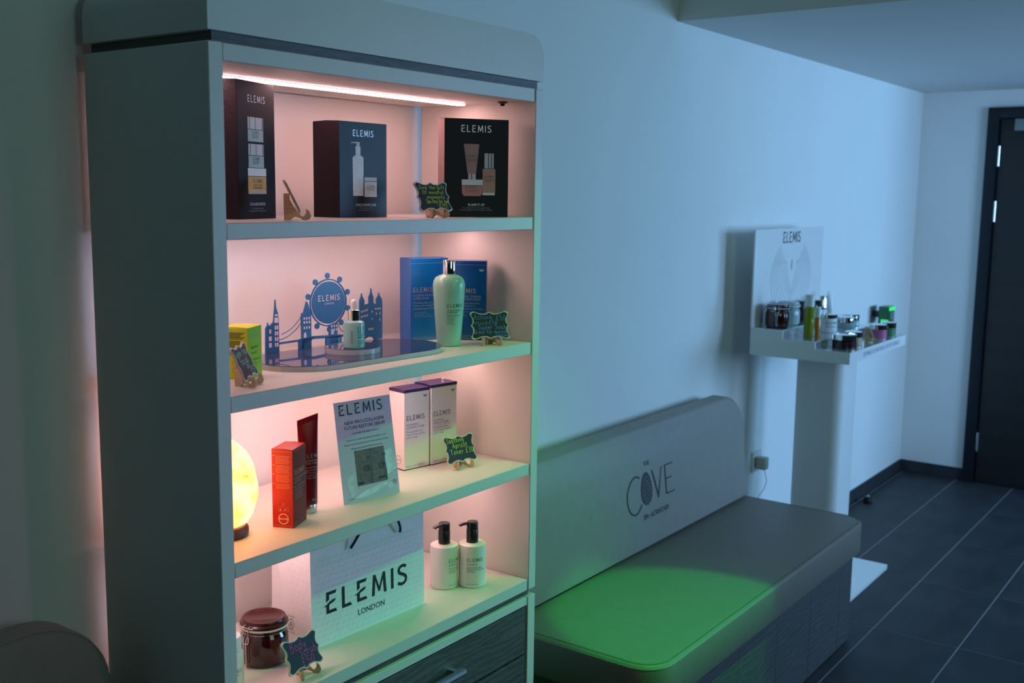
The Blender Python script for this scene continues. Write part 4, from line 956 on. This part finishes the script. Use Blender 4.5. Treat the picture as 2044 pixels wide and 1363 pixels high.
# ================================================================== tester display stand
SX0, SX1, SY0, SY1 = 2.72, 3.402, -.492, -.107
t = thing('display_pedestal', 'white stepped tester pedestal with logo back panel and square foot', 'display stand', ((SX0+SX1)/2, -.29, 0))
ox, oy = -(SX0+SX1)/2, .29
def sb(n, d, m, par=t, bev=.002): return box(n, (d[0]+ox, d[1]+ox, d[2]+oy, d[3]+oy, d[4], d[5]), m, par, bev=bev)
sb('foot_plate', (2.69, 3.448, -.465, -.115, 0, .0215), 'white')
bm = prism([(a+ox, b+oy) for a, b in rrect(2.965, 3.165, -.388, -.195, .045, .03)], .0215, .985, 'z'); obj('column', bm, 'white', t, smooth=True)
steps = [(SY1, .983), (SY0, .983), (SY0, 1.0255), (-.361, 1.0255), (-.361, 1.0535), (-.2345, 1.0535), (-.2345, 1.0855), (SY1, 1.0855)]
obj('stepped_tray', prism([(a+oy, b) for a, b in steps], SX0+ox, SX1+ox, 'x'), 'white', t)
for y0, y1, z in ((-.491, -.363, 1.0255), (-.3595, -.2365, 1.0535), (-.233, -.113, 1.0855)):
    sb('mirror_top', (SX0+.003, SX1-.003, y0, y1, z, z+.0012), 'mirror', t, bev=0)
sb('riser_mirror', (SX0+.006, SX1-.003, -.3622, -.3608, 1.027, 1.0525), 'mirror', t, bev=0); sb('riser_mirror', (SX0+.006, SX1-.003, -.2357, -.2343, 1.055, 1.0845), 'mirror', t, bev=0)
bp2 = sb('back_panel', (SX0, SX1+.035, -.111, -.104, 1.0867, 1.457), 'white', t, bev=.0015)
p = Pl((SX0+ox, -.1112+oy, 1.0867), (1, 0, 0), (0, 0, 1), .0006)
p.logo(.268, .312, .044, wide=1.0, track=.17); p.build('lettering', 'logo_dark', bp2)
p = Pl((SX0+ox, -.1112+oy, 1.0867), (1, 0, 0), (0, 0, 1), .0005)
for i in range(9):
    f = (i+1)/9
    for sg in (-1, 1):
        top = (.372+sg*(.040+.085*f), .215+.085*f); side = (.372+sg*(.045+.165*f), .215-.055*f+.02); bot = (.372+sg*.19*max(0, f-.45)*.9, .125-.135*f)
        p.line([top, ((top[0]+side[0])/2+sg*.014*f, (top[1]+side[1])/2+.008), side, ((side[0]+bot[0])/2+sg*.02*f, (side[1]+bot[1])/2-.01*f), bot], .0015, sm=6)
p.ell(.372, .222, .007, .022); p.build('leaf_pattern', mat('pale_grey_print', (.36, .38, .45), .6), bp2)
p = Pl((SX0+ox, SY0+oy, .983), (1, 0, 0), (0, 0, 1), .0006); p.text('DEFINED BY NATURE. LED BY SCIENCE', .375, .0125, .0245, 'CENTER', sx=1.06); p.build('tagline', 'paleink', t)
ZA, ZB_, ZC = 1.0868, 1.0548, 1.0268
def pot(name, label, x, y, z, r, h, hl, mb, ml='chrome', cat='jar', lidr=1.0, group=None, txt=None):
    t = thing(name, label, cat, (x, y, z), 0, group)
    b = obj('jar_body', lathe([(0, 0), (r*.93, 0), (r, .002), (r, h-hl-.001), (0, h-hl-.001)], 30), mb, t, smooth=True)
    obj('lid', lathe([(0, h-hl), (r*lidr, h-hl), (r*lidr, h-.0015), (r*lidr*.95, h), (0, h)], 30), ml, t, smooth=True)
    if txt:
        wraptext(b, [('@', -r*.55, (h-hl)*.58, (h-hl)*.20), (txt, -r*.55, (h-hl)*.38, (h-hl)*.12)], r, 0, math.atan2(-1.45, -1.08-2.9)+.25, txt and 'bottleink')
    return t
cliptop('clip_top_jar', 'dark red clip-top tester jar on the top step of the pedestal', 2.806, -.176, ZA, 1.0, 'jarred', 'jarred', -70)
cliptop('clip_top_jar', 'white-filled clip-top tester jar beside the dark red one', 2.918, -.174, ZA, 1.0, 'glassclear', 'glassclear', -70)
pot('tester_jar', 'dark plum jar with silver lid tucked behind the olive oil bottle', 3.062, -.170, ZA, .022, .080, .028, 'maroonjar', 'black')
pot('tester_jar', 'tall white jar with mirrored lid behind the white cream jar', 3.190, -.182, ZA, .030, .078, .040, 'creamjar')
pot('tester_jar', 'slim white pump jar with tall mirrored lid, on the top step', 3.275, -.178, ZA, .021, .088, .055, 'creamjar')
def botl(name, label, x, y, z, r, h, hc, mb, mc, rc, group=None):
    t = thing(name, label, 'bottle', (x, y, z), 0, group)
    obj('bottle_body', lathe([(0, 0), (r*.92, 0), (r, .002), (r, h-hc-.006), (r*.75, h-hc-.001), (0, h-hc-.001)], 28), mb, t, smooth=True)
    obj('cap', lathe([(0, h-hc), (rc, h-hc), (rc, h-.002), (rc*.9, h), (0, h)], 28), mc, t, smooth=True); return t
botl('oil_bottle', 'tall olive green oil bottle with a frosted white cap', 2.815, -.298, ZB_, .0190, .163, .044, 'oliveglass', 'capwhite', .0178)
botl('oil_bottle', 'small amber bottle with a white cap next to the olive one', 2.870, -.312, ZB_, .0115, .114, .039, 'orange', 'capwhite', .0105)
pot('tester_jar', 'white cream jar with mirrored lid on the middle step', 3.040, -.294, ZB_, .0325, .071, .014, 'creamjar', txt='PRO-COLLAGEN')
pot('tester_jar', 'shallow clear glass jar with mirrored lid on the middle step', 3.232, -.298, ZB_, .034, .044, .022, 'glassclear')
pot('tester_jar', 'clear glass jar with mirrored lid, second along the middle step', 3.318, -.290, ZB_, .033, .047, .024, 'glassclear')
tt = thing('cream_tube', 'white upright cream tube on the top step of the pedestal', 'tube', (3.362, -.185, ZA), -35)
rings = []
for k in range(10):
    f = k/9; z = .016+f*.085; rings.append([((.0145+.003*f)*math.cos(2*PI*i/24), (.0145*(1-f)+.0006)*math.sin(2*PI*i/24), z) for i in range(24)])
obj('tube_body', loft(rings), 'capwhite', tt, smooth=True); obj('cap', lathe([(0, 0), (.0135, 0), (.0135, .0165), (0, .0165)], 22), 'whiteplastic', tt, smooth=True)
pot('tester_jar', 'wide dark plum jar with mirrored lid on the front step', 2.838, -.4285, ZC, .045, .052, .020, 'maroonjar', txt='CLEANSING BALM')
pot('tester_jar', 'beige tester jar with mirrored lid beside the wide plum one', 2.955, -.425, ZC, .032, .050, .020, 'beigejar')
pot('tester_jar', 'pink tester jar with mirrored lid on the front step', 3.235, -.430, ZC, .034, .052, .019, 'pinkpot')
pot('tester_jar', 'green tester jar with mirrored lid at the tray end', 3.335, -.440, ZC, .030, .052, .021, 'greenpot')
t = sign('small chalkboard sign with yellow writing between beige and pink jars', ZC, (3.045, -.480), 38, 24, [('Spa Day', .15, .85, .65, .011), ('moments', .15, .85, .42, .011), ('£50', .4, .75, .18, .011)], 'chalk_y', w=.062, s=.050, dz=.0125)

# ================================================================== final placement
# The cabinet with its contents and the room were measured separately; the gap behind the cabinet (25 mm) and the
# 600 x 300 mm floor tiles fix their common scale and floor level.
K = .98547
cx0, cx1 = -.01, XR+.01
for o in list(bpy.data.objects):
    if o.parent or o.type in ('CAMERA', 'LIGHT'): continue
    if o is cab or (o.get('kind') != 'structure' and o.type == 'EMPTY' and cx0 < o.location.x < cx1 and o.location.z > .5):
        o.location = (o.location.x, o.location.y+.025, o.location.z-.023)
    else:
        o.location = (K*o.location.x-.01565, K*o.location.y, K*o.location.z); o.scale = (K, K, K)
